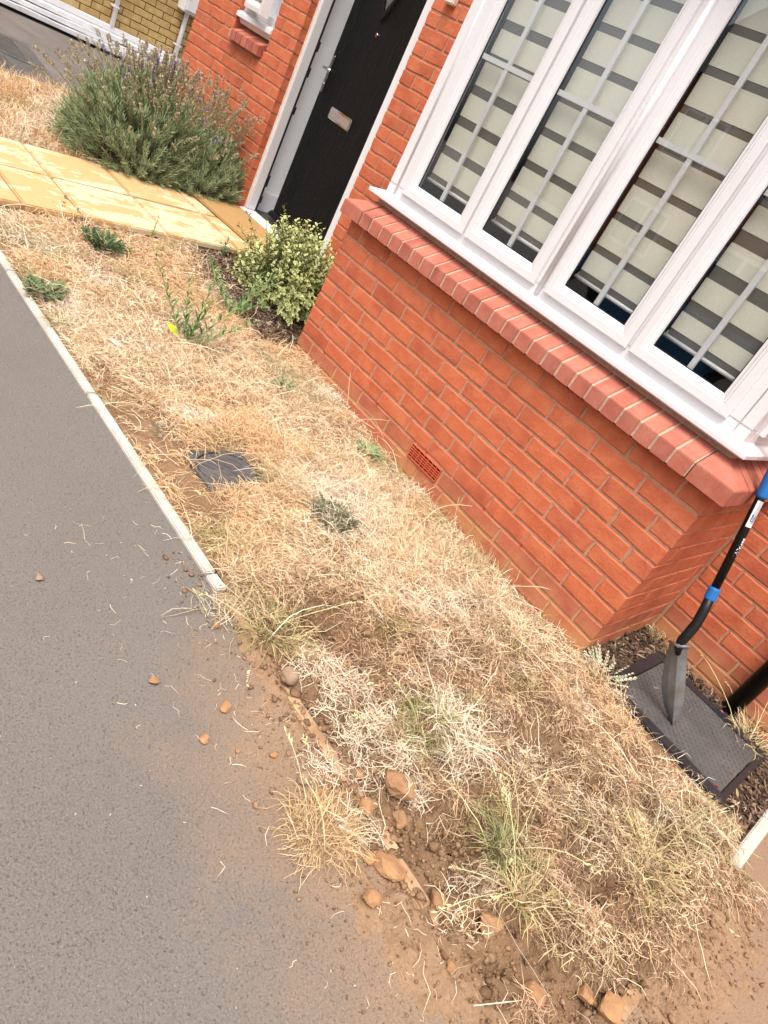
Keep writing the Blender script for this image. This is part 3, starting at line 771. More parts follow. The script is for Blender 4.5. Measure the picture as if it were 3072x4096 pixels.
mb = MB(); mb.prism([dp(.0, n, z) for n, z in [(0, DZ0 + .035), (.012, DZ0 + .030), (.032, DZ0 + .006), (.032, DZ0 - .002), (0, DZ0 - .002)]], ux * (DW + .006)); mb.build('weather_bar', M['black_gloss'], door, bev=.002)
# letter plate
lp0, lp1, lz0, lz1 = .300, .620, .300, .372
lp = dbox(MB(), lp0, lp1, 0, .011, lz0, lz1).build('letter_plate', M['chrome'], door, bev=.005)
dbox(MB(), lp0 + .012, lp1 - .012, .011, .0145, lz0 + .010, lz1 - .014).build('letter_flap', M['letter'], door, bev=.0015)
# spyhole
c0 = Vector(dp(.436, 0, .842)); 
MB().tube([c0, c0 + un * .006], .0125, 16).build('spyhole', M['chrome'], door, bev=.002)
MB().tube([c0 + un * .0062, c0 + un * .0075], .005, 12).build('spyhole_lens', M['hole'], door)
# diamond light
dz = 1.20; hh = .298; ww = .20
def diamond(k, n0, n1, mt, nm, inner=None):
    o = [(.44 + ww * k, dz), (.44, dz + hh * k), (.44 - ww * k, dz), (.44, dz - hh * k)]
    mb = MB()
    if inner is None:
        mb.prism([dp(s, n0, z) for s, z in o], un * (n1 - n0))
    else:
        i = [(.44 + ww * inner, dz), (.44, dz + hh * inner), (.44 - ww * inner, dz), (.44, dz - hh * inner)]
        vv = [dp(s, n0, z) for s, z in o] + [dp(s, n1, z) for s, z in i] + [dp(s, n1, z) for s, z in [(.44 + (a - .44) * .96, dz + (b - dz) * .96) for a, b in o]]
        mb.add(vv, [(j, (j + 1) % 4, 8 + (j + 1) % 4, 8 + j) for j in range(4)] + [(8 + j, 8 + (j + 1) % 4, 4 + (j + 1) % 4, 4 + j) for j in range(4)] + [(4 + j, 4 + (j + 1) % 4, (j + 1) % 4, j) for j in range(4)])
    return mb.build(nm, mt, door)
diamond(1.0, .0005, .014, M['black_gloss'], 'light_frame', .80); diamond(.81, .001, .004, M['obscure'], 'diamond_pane')
# handle: long back plate and lever
hs = .852
hp = MB()
dbox(hp, hs - .014, hs + .014, 0, .009, .405, .635); hpo = hp.build('handle_plate', M['chrome'], door, bev=.0055, seg=3)
hp = MB(); a = Vector(dp(hs, .009, .545)); hp.tube([a, a + un * .028, a + un * .042 - ux * .010, a + un * .045 - ux * .06, a + un * .043 - ux * .115], [.010, .010, .010, .0085, .008], 12); hp.build('handle_lever', M['chrome'], door, smooth=True)
hp = MB(); a = Vector(dp(hs, .009, .455)); hp.tube([a, a + un * .004], .010, 14); hp.build('lock_cylinder', M['letter'], door)
dbox(MB(), hs - .0015, hs + .0015, .013, .0135, .448, .462).build('keyhole', M['hole'], door)
# hall behind the door
mb = MB(); mb.box(-2.02, -1.985, DFY + .13, 3.2, -.50, 2.4); hall = mb.build('hall_wall', M['hall'], house)
MB().box(-1.984, -1.966, DFY + .14, 3.2, -.4995, -.36).build('skirting', M['upvc'], hall, bev=.004)
MB().box(-1.984, -.4, DFY + .081, 3.2, -.55, -.50).build('hall_floor', M['hallfloor'], house)
MB().box(-1.984, -.4, 3.21, 3.25, -.55, 2.4).build('hall_end_wall', M['hall'], house)
# wall box beside the door
MB().box(-.735, -.662, D - .035, D + .002, 1.10, 1.19).build('bell_box', M['seal'], house, bev=.006)

# ---------------- small window left of the door, its sash ajar
wx0, wx1 = -2.66, -2.185
mb = MB(); mb.prism([(wx0 - .03 + .06, y, z) for y, z in [(.630, .405), (.630, .455), (.76, .505), (.76, .405)]], (.40, 0, 0))
sm = mb.build('small_sill', M['mortar_sill'], house)
for i in range(5):
    a = -2.602 + i * .0795; mb = MB()
    mb.prism([(a, y, z) for y, z in [(.622, .397), (.622, .460), (.755, .512), (.755, .397)]], (.071, 0, 0)); mb.build('sill_brick', M['sill_brick'], sm, bev=.002)
mb = MB(); mb.prism([(wx0 + .002, y, z) for y, z in [(.652, .545), (.652, .575), (.70, .592), (.76, .592), (.76, .515), (.70, .515), (.68, .545)]], (wx1 - wx0 - .004, 0, 0))
mb.build('small_cill', M['upvc'], house, bev=.003)
mb = MB(); f0, f1 = wx0 + .004, wx1 - .004
mb.box(f0, f1, .70, .76, .5925, .640); mb.box(f0, f1, .70, .76, 1.45, 1.50); mb.box(f0, f0 + .055, .70, .76, .640, 1.45); mb.box(f1 - .055, f1, .70, .76, .640, 1.45)
mb.build('small_window_frame', M['upvc'], house, bev=.003)
# sash hinged at the left, swung out a little
sa = rad(14); sh = Vector((f0 + .035, .698, 0)); su = Vector((math.cos(sa), -math.sin(sa), 0)); sn = Vector((-math.sin(sa), -math.cos(sa), 0))
def sp(u, n, z): p = sh + su * u + sn * n; return (p.x, p.y, z)
mb = MB(); vv = []; ff = []
w_, h0, h1 = .385, .618, 1.47
for d, y in PROF:
    for (u, z) in ((d, h0 + d), (w_ - d, h0 + d), (w_ - d, h1 - d), (d, h1 - d)): vv.append(sp(u, .043 + .03 - y, z))
for i in range(len(PROF) - 1):
    for j in range(4):
        a = i * 4 + j; b = i * 4 + (j + 1) % 4; ff.append((a, b, b + 4, a + 4))
mb.add(vv, ff)
# closed outer edges
vv = [sp(u, n, z) for n in (-.03, .011) for (u, z) in ((0, h0), (w_, h0), (w_, h1), (0, h1))]
mb.add(vv, [(0, 1, 5, 4), (1, 2, 6, 5), (2, 3, 7, 6), (3, 0, 4, 7)])
ss = mb.build('small_sash', M['upvc'], house)
mb = MB(); mb.add([sp(u, .004, z) for u, z in ((.058, h0 + .058), (w_ - .058, h0 + .058), (w_ - .058, h1 - .058), (.058, h1 - .058))], [(0, 1, 2, 3)]); mb.build('pane', M['glass'], ss)
mb = MB(); mb.box(f0 + .06, f1 - .06, .765, .77, .60, 1.46); mb.build('net_curtain', M['film'], house)
mb = MB(); mb.box(f1 - .056, f1 - .054, .708, .722, .66, .80); mb.build('window_stay', M['chrome'], house)
mb = MB(); mb.box(f1 - .075, f1 - .0555, .72, .755, .64, 1.45); mb.build('window_seal', M['rubber'], house)

# ------------------------------------------------------------------ the buff brick house across the drive
BX = -6.65
nb = empty('buff_house', (BX - .2, 1.6, -.44), 'buff yellow brick house wall beyond the drive with white pipes', 'house')
bw = MB().box(BX - .3, BX - .008, -3.0, 7.0, -.50, 3.0).build('wall', M['mortar_dark'], nb)
restb = []
for k in range(0, 40):
    z0 = -.215 + k * .075
    off = .0 if k % 2 else .1125
    for j in range(0, 44):
        u0 = -2.98 + off + j * .225
        if u0 + .215 > 6.98: continue
        yc = u0 + .1
        if z0 < .62 and .3 < yc < 3.0: brick(bw, u0, u0 + .215, z0, z0 + .065, BX, 'X', M['buff'], .05)
        else: restb.append((u0, u0 + .215, z0, z0 + .065))
mb = MB()
for a, b, z0, z1 in restb: mb.box(BX - .05, BX, a, b, z0, z1)
tag(mb.build('upper_brickwork', M['buff'], bw), kind='stuff')
for yp, z1, lab in ((1.53, 3.0, 0), (2.32, .30, 1)):
    pz = -.235
    pp = MB().tube([(BX + .045, yp, pz), (BX + .045, yp, z1)], .026, 14).build('waste_pipe', M['upvc'], nb, smooth=True)
    for zc in (-.03 if lab == 0 else -.10, 1.2):
        if zc < z1: MB().box(BX + .0, BX + .075, yp - .045, yp + .032, zc, zc + .018).build('pipe_clip', M['upvc'], pp, bev=.004)
mbx = MB().box(BX + .001, BX + .16, 2.20, 2.66, .265, .86).build('meter_box', M['upvc'], nb, bev=.012)
MB().box(BX + .161, BX + .185, 2.225, 2.635, .29, .835).build('box_door', M['upvc'], mbx, bev=.008)
MB().box(BX + .186, BX + .19, 2.235, 2.245, .40, .44).build('box_hinge', M['seal'], mbx)
# long white trim boards wrapped in film along the foot of that wall
tb = empty('wrapped_trim_boards', (BX + .12, 1.4, -.44), 'long white trim boards wrapped in clear film at the foot of the buff wall', 'boards')
rr = random.Random(3)
for i, (d0, d1, z0, z1) in enumerate([(.012, .30, -.440, -.385), (.012, .24, -.384, -.33), (.012, .19, -.329, -.275), (.012, .055, -.274, -.212)]):
    vv = []; n = 26
    for j in range(n + 1):
        y = -2.2 + j * (6.6 / n)
        w = rr.uniform(-.012, .012); w2 = rr.uniform(-.008, .008)
        vv += [(BX + d0, y, z0), (BX + d1 + w, y, z0), (BX + d1 + w, y, z1 + w2 - .008), (BX + d0, y, z1)]
    ff = [(0, 1, 2, 3), tuple(4 * n + q for q in (3, 2, 1, 0))]
    for j in range(n):
        for q in range(4): ff.append((4 * j + q, 4 * j + (q + 1) % 4, 4 * j + 4 + (q + 1) % 4, 4 * j + 4 + q))
    MB().add(vv, ff).build('board', M['film'] if i < 3 else M['upvc'], tb, bev=.004)

# access cover in the drive: two triangular halves
def drive_z(x): return G + .006 + (-3.95 - x) * (.229 / 2.8)
dc = empty('drive_cover', (-4.75, .0, drive_z(-4.75)), 'worn double triangular steel cover in the drive by the lavender', 'manhole cover')
def plate(poly, name, up):
    mb = MB(); mb.prism([(x, y, drive_z(x) + .003) for x, y in poly], (0, 0, up)); return mb.build(name, M['cover'], dc)
plate([(-5.32, -.36), (-4.06, -.36), (-4.06, .30), (-5.32, .30)], 'frame', .004)
pa = plate([(-5.26, -.14), (-4.70, -.14), (-4.70, .235), (-5.26, .235)][0:0] or [(-5.27, -.30), (-4.70, -.08), (-4.66, .25), (-5.27, .17)], 'lid', .010)
pb = plate([(-4.68, -.09), (-5.20, -.32), (-4.12, -.32), (-4.10, .0)], 'lid', .010)
mb = MB()
for i in range(34):
    for j in range(20):
        x = -5.24 + i * .034 + (.017 if j % 2 else 0); y = -.29 + j * .028
        if (y - (-.08)) > (x + 4.70) * .386 - .0 and x < -4.72 and y < .14 or (x > -4.64 and x < -4.14 and -.30 < y < (x + 4.70) * .15 - .10):
            mb.box(x - .011, x + .011, y - .005, y + .005, drive_z(x) + .0125, drive_z(x) + .0165)
mb.build('tread_pattern', M['cover'], dc)

# ------------------------------------------------------------------ across the road: what the panes mirror
M['car_blue'] = m_simple('blue_car_paint', (.03, .16, .34), .2, .6, var=.05)
M['tyre'] = m_simple('tyre_rubber', (.02, .02, .02), .8, .2)
M['dark_glass'] = m_simple('dark_car_glass', (.03, .04, .045), .08, .6)
M['roof_tile'] = m_simple('grey_roof_tile', (.10, .095, .095), .8, .3, var=.25, vs=4, bump=.5, bs=20)
car = empty('parked_car', (-1.4, -7.4, G), 'blue hatchback parked across the road, mirrored in the bay window', 'car')
def car_pts(pr): return [(-1.4 + x, -8.25, G + z) for x, z in pr]
body = [(-2.0, .30), (-2.02, .62), (-1.90, .80), (-1.15, .92), (1.55, .95), (1.98, .86), (2.02, .55), (1.98, .28), (1.66, .25), (1.60, .46), (1.40, .60), (1.14, .60), (.94, .46), (.88, .25), (-.88, .25), (-.94, .46), (-1.14, .60), (-1.40, .60), (-1.60, .46), (-1.66, .25)]
MB().prism(car_pts(body), (0, 1.70, 0)).build('body', M['car_blue'], car, bev=.05, seg=3, ang=30)
cab = [(-1.05, .90), (-.45, 1.40), (.20, 1.48), (1.05, 1.42), (1.62, .92)]
mb = MB(); n_ = len(cab)
mb.add([(-1.4 + x, -8.18, G + z) if z < 1 else (-1.4 + x, -8.02, G + z) for x, z in cab] + [(-1.4 + x, -6.62, G + z) if z < 1 else (-1.4 + x, -6.78, G + z) for x, z in cab], [tuple(range(n_)), tuple(reversed(range(n_, 2 * n_)))] + [(i_, n_ + i_, n_ + (i_ + 1) % n_, (i_ + 1) % n_) for i_ in range(n_)])
mb.build('cabin', M['dark_glass'], car, bev=.04)
MB().box(-1.83, -.42, -7.98, -6.82, G + 1.43, G + 1.50).build('roof', M['car_blue'], car, bev=.025)
for x in (-1.27, 1.27):
    for y in (-8.16, -6.66):
        wl_ = MB().tube([(-1.4 + x, y - .10, G + .31), (-1.4 + x, y + .10, G + .31)], .31, 28).build('wheel', M['tyre'], car, bev=.03)
        MB().tube([(-1.4 + x, y - .105, G + .31), (-1.4 + x, y + .105, G + .31)], .20, 20).build('rim', M['letter'], wl_, bev=.01)
for y in (-8.05, -6.95): MB().box(-3.43, -3.36, y - .12, y + .16, G + .62, G + .74).build('headlight', M['chrome'], car, bev=.02)
opp = empty('opposite_house', (-4, -17, G), 'red brick house with white windows across the road, mirrored in the bay', 'house')
MB().box(-9, 2, -22, -16, G, 4.4).build('wall', M['brick'], opp)
mb = MB(); mb.add([(-9.4, -22.4, 4.4), (2.4, -22.4, 4.4), (2.4, -15.6, 4.4), (-9.4, -15.6, 4.4), (-9.4, -19, 7.2), (2.4, -19, 7.2)], [(3, 2, 5, 4), (1, 0, 4, 5), (0, 3, 4), (2, 1, 5), (0, 1, 2, 3)]); mb.build('roof', M['roof_tile'], opp)
for x in (-7.6, -4.6, -.6):
    for z in (.3, 2.6):
        wf = MB().box(x - .65, x + .65, -16.02, -15.94, z - .05, z + 1.15).build('window', M['upvc'], opp, bev=.02)
        for q in (-.32, .32): MB().box(x + q - .26, x + q + .26, -15.935, -15.925, z + .05, z + 1.05).build('pane', M['dark_glass'], wf)
MB().box(-2.9, -2.0, -16.03, -15.93, G, 1.45).build('door', M['car_blue'], opp, bev=.02)

# ------------------------------------------------------------------ small round access lid in the lawn
lid = empty('round_lid', (.985, -.94, G), 'small dark round access lid in a square frame sunk in the dry lawn', 'access lid')
lz = G + .016; lx, ly = .985, -.94
def rot(x, y, a): return (lx + x * math.cos(a) - y * math.sin(a), ly + x * math.sin(a) + y * math.cos(a))
la = rad(4)
n = 40; sq = []; ci = []
for i in range(n):
    a = 2 * math.pi * i / n; c_, s_ = math.cos(a), math.sin(a); k = 1 / max(abs(c_), abs(s_))
    sq.append(rot(.108 * k * c_, .132 * k * s_, la)); ci.append(rot(.098 * c_, .118 * s_, la))
mb = MB(); vv = [(x, y, lz - .03) for x, y in sq] + [(x, y, lz) for x, y in sq] + [(x, y, lz) for x, y in ci] + [(x, y, lz - .012) for x, y in ci]
ff = []
for k in range(3):
    for i in range(n): ff.append((k * n + i, k * n + (i + 1) % n, (k + 1) * n + (i + 1) % n, (k + 1) * n + i))
mb.add(vv, ff).build('frame', M['cover'], lid, bev=.0012, ang=50)
disc = [(lx + (x - lx) * .955, ly + (y - ly) * .955) for x, y in ci]
mb = MB(); mb.prism([(x, y, lz - .014) for x, y in disc], (0, 0, .0125)); mb.build('lid', M['cover'], lid, bev=.0012, ang=50)
mb = MB(); s = .036
for i in range(-4, 5):
    for j in range(-4, 5):
        px, py = (i + j) * s * .52, (i - j) * s * .52
        if (px / .088) ** 2 + (py / .106) ** 2 < .74 and abs(px) > .0:
            g_ = s * .46
            pts = [rot(px + dx, py + dy, la) for dx, dy in ((g_, 0), (0, g_), (-g_, 0), (0, -g_))]
            mb.prism([(x, y, lz - .0017) for x, y in pts], (0, 0, .0026))
mb.build('tread_pattern', M['cover'], lid)

# ------------------------------------------------------------------ chamber cover by the corner
ch = empty('chamber_cover', (2.475, .26, G), 'black square chamber cover with chequer tread under the shovel', 'chamber cover')
cx0, cx1, cy0, cy1 = 2.205, 2.738, -.006, .520; ct = G
mb = MB(); w = .046
mb.box(cx0, cx1, cy0, cy0 + w, ct - .06, ct + .002); mb.box(cx0, cx1, cy1 - w, cy1, ct - .06, ct + .002)
mb.box(cx0, cx0 + w, cy0 + w, cy1 - w, ct - .06, ct + .0015); mb.box(cx1 - w * .5, cx1, cy0 + w, cy1 - w, ct - .06, ct + .0015)
mb.build('frame', M['frame_plastic'], ch, bev=.002)
MB().box(cx0 + w + .004, cx1 - w * .5 - .004, cy0 + w + .005, cy1 - w - .004, ct - .02, ct + .001).build('lid', M['cover'], ch, bev=.002)
mb = MB(); p_ = .0165; zt = ct + .001
for i in range(30):
    for j in range(30):
        x = cx0 + w + .018 + i * p_; y = cy0 + w + .018 + j * p_
        if x > cx1 - w * .5 - .016 or y > cy1 - w - .016: continue
        a = rad(45 if (i + j) % 2 else -45); l_, t_ = .0078, .0030
        dx, dy = math.cos(a), math.sin(a)
        b4 = [(x - dx * l_, y - dy * l_), (x + dy * t_, y - dx * t_), (x + dx * l_, y + dy * l_), (x - dy * t_, y + dx * t_)]
        vv = [(q[0], q[1], zt) for q in b4] + [(x - dx * l_ * .55, y - dy * l_ * .55, zt + .0034), (x + dx * l_ * .55, y + dy * l_ * .55, zt + .0034)]
        mb.add(vv, [(0, 1, 4), (1, 5, 4), (1, 2, 5), (2, 3, 5), (3, 4, 5), (3, 0, 4)])
mb.build('tread_pattern', M['cover'], ch)
MB().tube([(cx1 - .045, cy0 + .06, ct + .0012), (cx1 - .045, cy0 + .06, ct + .004)], .008, 12).build('screw', M['chrome'], ch)

# ------------------------------------------------------------------ black downpipe
dpz = empty('downpipe', (2.537, .605, G - .02), 'black round downpipe running down the red wall beside the chamber', 'downpipe')
MB().tube([(2.537, .605, G - .05), (2.537, .605, 2.4)], .034, 24).build('pipe', M['black_gloss'], dpz, smooth=True)
MB().tube([(2.537, .605, .55), (2.537, .605, .585)], .040, 24).build('pipe_bracket', M['black_gloss'], dpz, bev=.003)
MB().box(2.505, 2.569, .628, .661, .555, .58).build('bracket_plate', M['black_gloss'], dpz)

# ------------------------------------------------------------------ shovel leaning on the bay sill
tip = Vector((2.464, .138, G + .002)); btop = Vector((2.3039, .0927, -.4171))
neck = [Vector(q) for q in ((2.3006, .0917, -.3935), (2.2992, .0987, -.3637), (2.2945, .1124, -.3217), (2.2818, .1235, -.2753))]
colr = Vector((2.2618, .1383, -.2131)); S = Vector((2.1600, .1700, .1485))
sd = (S - colr).normalized()
shv = empty('shovel', tuple(tip), 'black and blue handled steel shovel leaning on the bay window sill', 'shovel')
# blade: a folded channel, left wing curved, right wing flat
bd = (tip - btop); L_ = bd.length; bu = bd.normalized()
view = Vector((2.627, -2.363, .604)) - (tip + btop) / 2; view.normalize()
right = view.cross(bu); right = -right if right.x * .58 + right.y * .68 + right.z * .448 < 0 else right; right.normalize()
outv = bu.cross(right).normalized()
if outv.dot(view) < 0: outv = -outv
mb = MB(); N = 14; rows = []
for i in range(N + 1):
    tt = i / N
    c0 = btop + bd * tt
    left_w = (.028 + .018 * math.sin(min(1, tt / .55) * math.pi * .5)) * (1 if tt < .5 else math.cos((tt - .5) / .5 * math.pi / 2) ** .7)
    right_w = .030 * (1 if tt < .62 else max(.0, math.cos((tt - .62) / .38 * math.pi / 2)) ** .8)
    back = .022
    fold = c0 + outv * .010
    Lp = c0 - right * (left_w + .001) - outv * back * .9
    Lm = c0 - right * (left_w * .55) - outv * .003
    Rp = c0 + right * (right_w + .001) + outv * .002
    rows.append([Lp, Lm, fold, c0 + right * right_w * .5 + outv * .007, Rp])
vv = [p for rw in rows for p in rw]; k = 5; th = outv * -.0035
nv = len(vv); vv2 = vv + [p + th for p in vv]
ff = []
for i in range(N):
    for j in range(k - 1):
        a = i * k + j; ff.append((a, a + 1, a + k + 1, a + k)); b = a + nv; ff.append((b, b + k, b + k + 1, b + 1))
    for j in (0, k - 1):
        a = i * k + j; ff.append((a, a + k, a + k + nv, a + nv) if j else (a, a + nv, a + k + nv, a + k))
for j in range(k - 1):
    ff.append((j, j + nv, j + 1 + nv, j + 1)); a = N * k + j; ff.append((a, a + 1, a + 1 + nv, a + nv))
blade = mb.add(vv2, ff).build('blade', M['steel'], shv)
# folded tread lip across the top of the blade
mb = MB(); e = rows[0]
mb.tube([e[0] + outv * .002 - bu * .004, e[2] + outv * .006 - bu * .006, e[4] + outv * .004 - bu * .004 + right * .006], [.005, .0075, .006], 10)
mb.build('tread_lip', M['steel'], blade, smooth=True)
# socket: from the blade to the collar, bent
mb = MB()
mb.tube([btop + bd * .10 + outv * .004, btop + bd * .02 + outv * .005] + neck + [colr], [.009, .014, .0172, .0178, .0175, .0172, .0166], 18)
mb.build('socket', M['black_paint'], shv, smooth=True)
mb = MB(); mb.tube([colr + sd * .02, S + sd * .22], .0148, 20); mb.build('shaft', M['black_paint'], shv, smooth=True)
mb = MB(); mb.tube([colr - sd * .022, colr - sd * .016, colr + sd * .020, colr + sd * .026], [.0185, .0208, .0205, .0185], 14); mb.build('collar', M['blue'], shv, bev=.001)
mb = MB(); mb.tube([S - sd * .018, S - sd * .008, S + sd * .05, S + sd * .13, S + sd * .14], [.018, .0205, .0215, .0195, .017], 18); mb.build('grip_sleeve', M['blue'], shv, smooth=True)
gx_ = sd.cross(Vector((0, 0, 1)).cross(sd)).normalized(); gt = S + sd * .20
gs = sd.cross(view).normalized()
mb = MB(); mb.tube([gt, gt + sd * .02 + gs * .03, gt + sd * .05 + gs * .05, gt + sd * .10 + gs * .052], .011, 12); mb.tube([gt, gt + sd * .02 - gs * .03, gt + sd * .05 - gs * .05, gt + sd * .10 - gs * .052], .011, 12)
mb.tube([gt + sd * .10 - gs * .058, gt + sd * .10 + gs * .058], .014, 14); mb.build('d_handle', M['black_gloss'], shv, smooth=True)
# rivets, sticker and print on the side of the shaft that shows
vside = (view - sd * view.dot(sd)).normalized(); rside = sd.cross(vside).normalized()
if rside.dot(right) < 0: rside = -rside
for d in (.034, .068):
    c1 = colr - sd * d; q = (vside * .96 + rside * .10).normalized()
    MB().tube([c1 + q * .0150, c1 + q * .0180, c1 + q * .0188], [.0038, .0036, .0015], 12).build('rivet', M['chrome'], shv, smooth=True)
def wrap(s0, s1, a0, a1, rr_, mt, nm, parent):
    mb = MB(); n_ = 8; vv = []
    for s_ in (s0, s1):
        for i in range(n_ + 1):
            a = rad(a0 + (a1 - a0) * i / n_); vv.append(colr + sd * s_ + (vside * math.cos(a) + rside * math.sin(a)) * rr_)
    mb.add(vv, [(i, i + 1, n_ + 2 + i, n_ + 1 + i) for i in range(n_)]); return mb.build(nm, mt, parent)
LT = (S - colr).length
lab0, lab1 = LT * .68, LT * .93
stk = wrap(lab0, lab1, -12, 75, .0151, M['label_grey'], 'sticker', shv)
wrap(lab0, lab1, -12, 14, .01525, M['white_print'], 'sticker_border', stk)
wrap(lab0, lab0 + .012, 14, 75, .01525, M['white_print'], 'sticker_border', stk)
wrap(lab0 + .020, lab0 + .046, 8, 50, .0154, M['label_blue'], 'sticker_badge', stk)
def text_on(body, size, s0, a_mid, rr_, mt, nm, parent, bold=0.0):
    cu = bpy.data.curves.new(nm, 'FONT'); cu.body = body; cu.size = size; cu.offset = bold; cu.resolution_u = 3
    tmp = bpy.data.objects.new('tmp', cu); COL.objects.link(tmp)
    dg = bpy.context.evaluated_depsgraph_get(); me = bpy.data.meshes.new_from_object(tmp.evaluated_get(dg))
    bpy.data.objects.remove(tmp)
    o3 = ORG[parent]
    for v_ in me.vertices:   # lettering runs along the shaft, curved round it
        a = rad(a_mid) - (v_.co.y - size * .35) / rr_ * 1.0
        p = colr + sd * (s0 + v_.co.x) + (vside * math.cos(a) + rside * math.sin(a)) * rr_
        v_.co = p - o3
    me.materials.clear(); me.materials.append(mt); return place(me, nm, parent)
text_on('Wickes', .0085, lab0 + .021, 28, .0156, M['white_print'], 'sticker_text', stk, .0002)
text_on('Wickes', .022, LT * .40, 52, .0151, M['white_print'], 'print', shv, .0006)
text_on('Wickes', .006, lab1 - .024, 55, .0153, M['white_print'], 'sticker_text', stk, .0001)

# ------------------------------------------------------------------ blades and leaves, vectorised
def nrm(a): return a / (np.linalg.norm(a, axis=-1, keepdims=True) + 1e-9)
def blades(root, az, el, length, width, col, seg=3, curl=.5, droop=.35, ground=True, lift=.003, tipcol=1.0, R=rng):
    n = len(root); P = [root.copy()]; p = root.copy(); az = az.copy(); el = el.copy()
    dirs = []
    for k in range(seg):
        d = np.stack([np.cos(az) * np.cos(el), np.sin(az) * np.cos(el), np.sin(el)], -1)
        p = p + d * (length / seg)[:, None]
        if ground:
            g = hz(p[:, 0], p[:, 1]) + lift * R.random(n)
            p[:, 2] = np.maximum(p[:, 2], g)
        P.append(p.copy()); dirs.append(d)
        az = az + R.normal(0, curl, n); el = el - droop * R.random(n)
    dirs.append(dirs[-1]); V = []
    roll = R.uniform(-1.2, 1.2, n)
    for k in range(seg + 1):
        d = dirs[k]; h = nrm(np.stack([-d[:, 1], d[:, 0], np.zeros(n)], -1)); u = np.cross(d, h)
        s = h * np.cos(roll)[:, None] + u * np.sin(roll)[:, None]
        w = width * (1.0 if k == 0 else (.95 if k < seg else .25)) * .5
        V += [P[k] - s * w[:, None], P[k] + s * w[:, None]]
    V = np.stack(V, 1)                                     # n, 2(seg+1), 3
    base = np.arange(n)[:, None] * (2 * (seg + 1))
    Q = np.concatenate([base + np.array([[2 * k, 2 * k + 1, 2 * k + 3, 2 * k + 2]]) for k in range(seg)], 0)
    C = np.repeat(col[:, None, :], 2 * (seg + 1), 1)
    return V.reshape(-1, 3), Q, C.reshape(-1, 3)
class Bag:
    def __init__(s): s.V = []; s.Q = []; s.C = []; s.n = 0
    def add(s, V, Q, C): s.V.append(V); s.Q.append(Q + s.n); s.C.append(C); s.n += len(V)
    def mesh(s, name, mat, parent=None, org=(0, 0, 0), smooth=False):
        return np_mesh(name, np.concatenate(s.V), np.concatenate(s.Q), mat, parent, org, np.concatenate(s.C), smooth)
def leaves(pos, d, nor, length, width, tmpl_v, tmpl_q, cols, fold=0.0):
    """tmpl_v: (k,3) with x along leaf 0..1, y half-width units, z lift; cols (n,k,3)"""
    d = nrm(d); s = nrm(np.cross(nor, d)); u = np.cross(d, s)
    V = pos[:, None, :] + d[:, None, :] * (tmpl_v[None, :, 0] * length[:, None])[..., None] + s[:, None, :] * (tmpl_v[None, :, 1] * width[:, None])[..., None] + u[:, None, :] * (tmpl_v[None, :, 2] * length[:, None])[..., None]
    k = len(tmpl_v); n = len(pos)
    Q = (np.arange(n)[:, None, None] * k + tmpl_q[None]).reshape(-1, tmpl_q.shape[1])
    return V.reshape(-1, 3), Q, cols.reshape(-1, 3)
def rdir(n, R=rng): return nrm(R.normal(size=(n, 3)))
NARROW_V = np.array([(0, -.25, 0), (0, .25, 0), (.5, .5, .02), (.5, -.5, .02), (1, .1, -.03), (1, -.1, -.03)], float)
NARROW_Q = np.array([(0, 1, 2, 3), (3, 2, 4, 5)])
def tri_tube(P0, P1, r0, r1, col):
    n = len(P0); d = nrm(P1 - P0); a = nrm(np.cross(d, np.array([.3, .5, .8]) + np.zeros((n, 3)))); b = np.cross(d, a); V = []
    for P, r in ((P0, r0), (P1, r1)):
        for k in range(3):
            t_ = 2 * math.pi * k / 3; V.append(P + (a * math.cos(t_) + b * math.sin(t_)) * np.asarray(r).reshape(-1, 1))
    V = np.stack(V, 1); Q = np.array([(0, 1, 4, 3), (1, 2, 5, 4), (2, 0, 3, 5)])
    return V.reshape(-1, 3), (np.arange(n)[:, None, None] * 6 + Q[None]).reshape(-1, 4), np.repeat(col[:, None], 6, 1).reshape(-1, 3)

# ------------------------------------------------------------------ dry grass
STRAW = np.array([(.74, .55, .34), (.80, .64, .43), (.64, .44, .25), (.83, .71, .54), (.52, .34, .20), (.36, .22, .125)])
def straw(n, orange=None, pale=None, green=None, R=rng):
    c = STRAW[R.choice(6, n, p=[.25, .22, .16, .16, .12, .09])] * R.uniform(.82, 1.15, (n, 1))
    if orange is not None: c = c * (1 - orange[:, None] * .5) + np.array([.70, .43, .21]) * orange[:, None] * .5
    if pale is not None: c = c * (1 - pale[:, None] * .6) + np.array([.80, .72, .60]) * pale[:, None] * .6
    if green is not None: c = c * (1 - green[:, None]) + np.array([.26, .27, .10]) * R.uniform(.7, 1.3, (n, 1)) * green[:, None]
    return np.clip(c, 0, .85)
BARE = [(1.12, -1.12, .22, .10), (.76, -1.14, .24, .085), (.45, -1.16, .18, .06), (.90, -.98, .06, .10), (1.0, -1.16, .3, .05), (.25, -.62, .05, .03), (.62, -.72, .05, .03), (1.05, -.62, .06, .025), (1.90, -1.25, .22, .12), (2.15, -1.24, .22, .12), (1.83, -1.05, .10, .12), (2.36, -1.26, .25, .12), (2.58, -1.20, .22, .14),
        (2.40, -.47, .10, .06), (2.78, -1.03, .08, .08), (2.0, -1.1, .16, .08), (1.98, -.80, .06, .05), (2.12, -.62, .05, .04), (.45, -.98, .08, .03), (2.80, -1.2, .2, .14), (2.95, -.75, .14, .5), (1.72, -.90, .08, .05), (2.52, -1.02, .12, .06)]
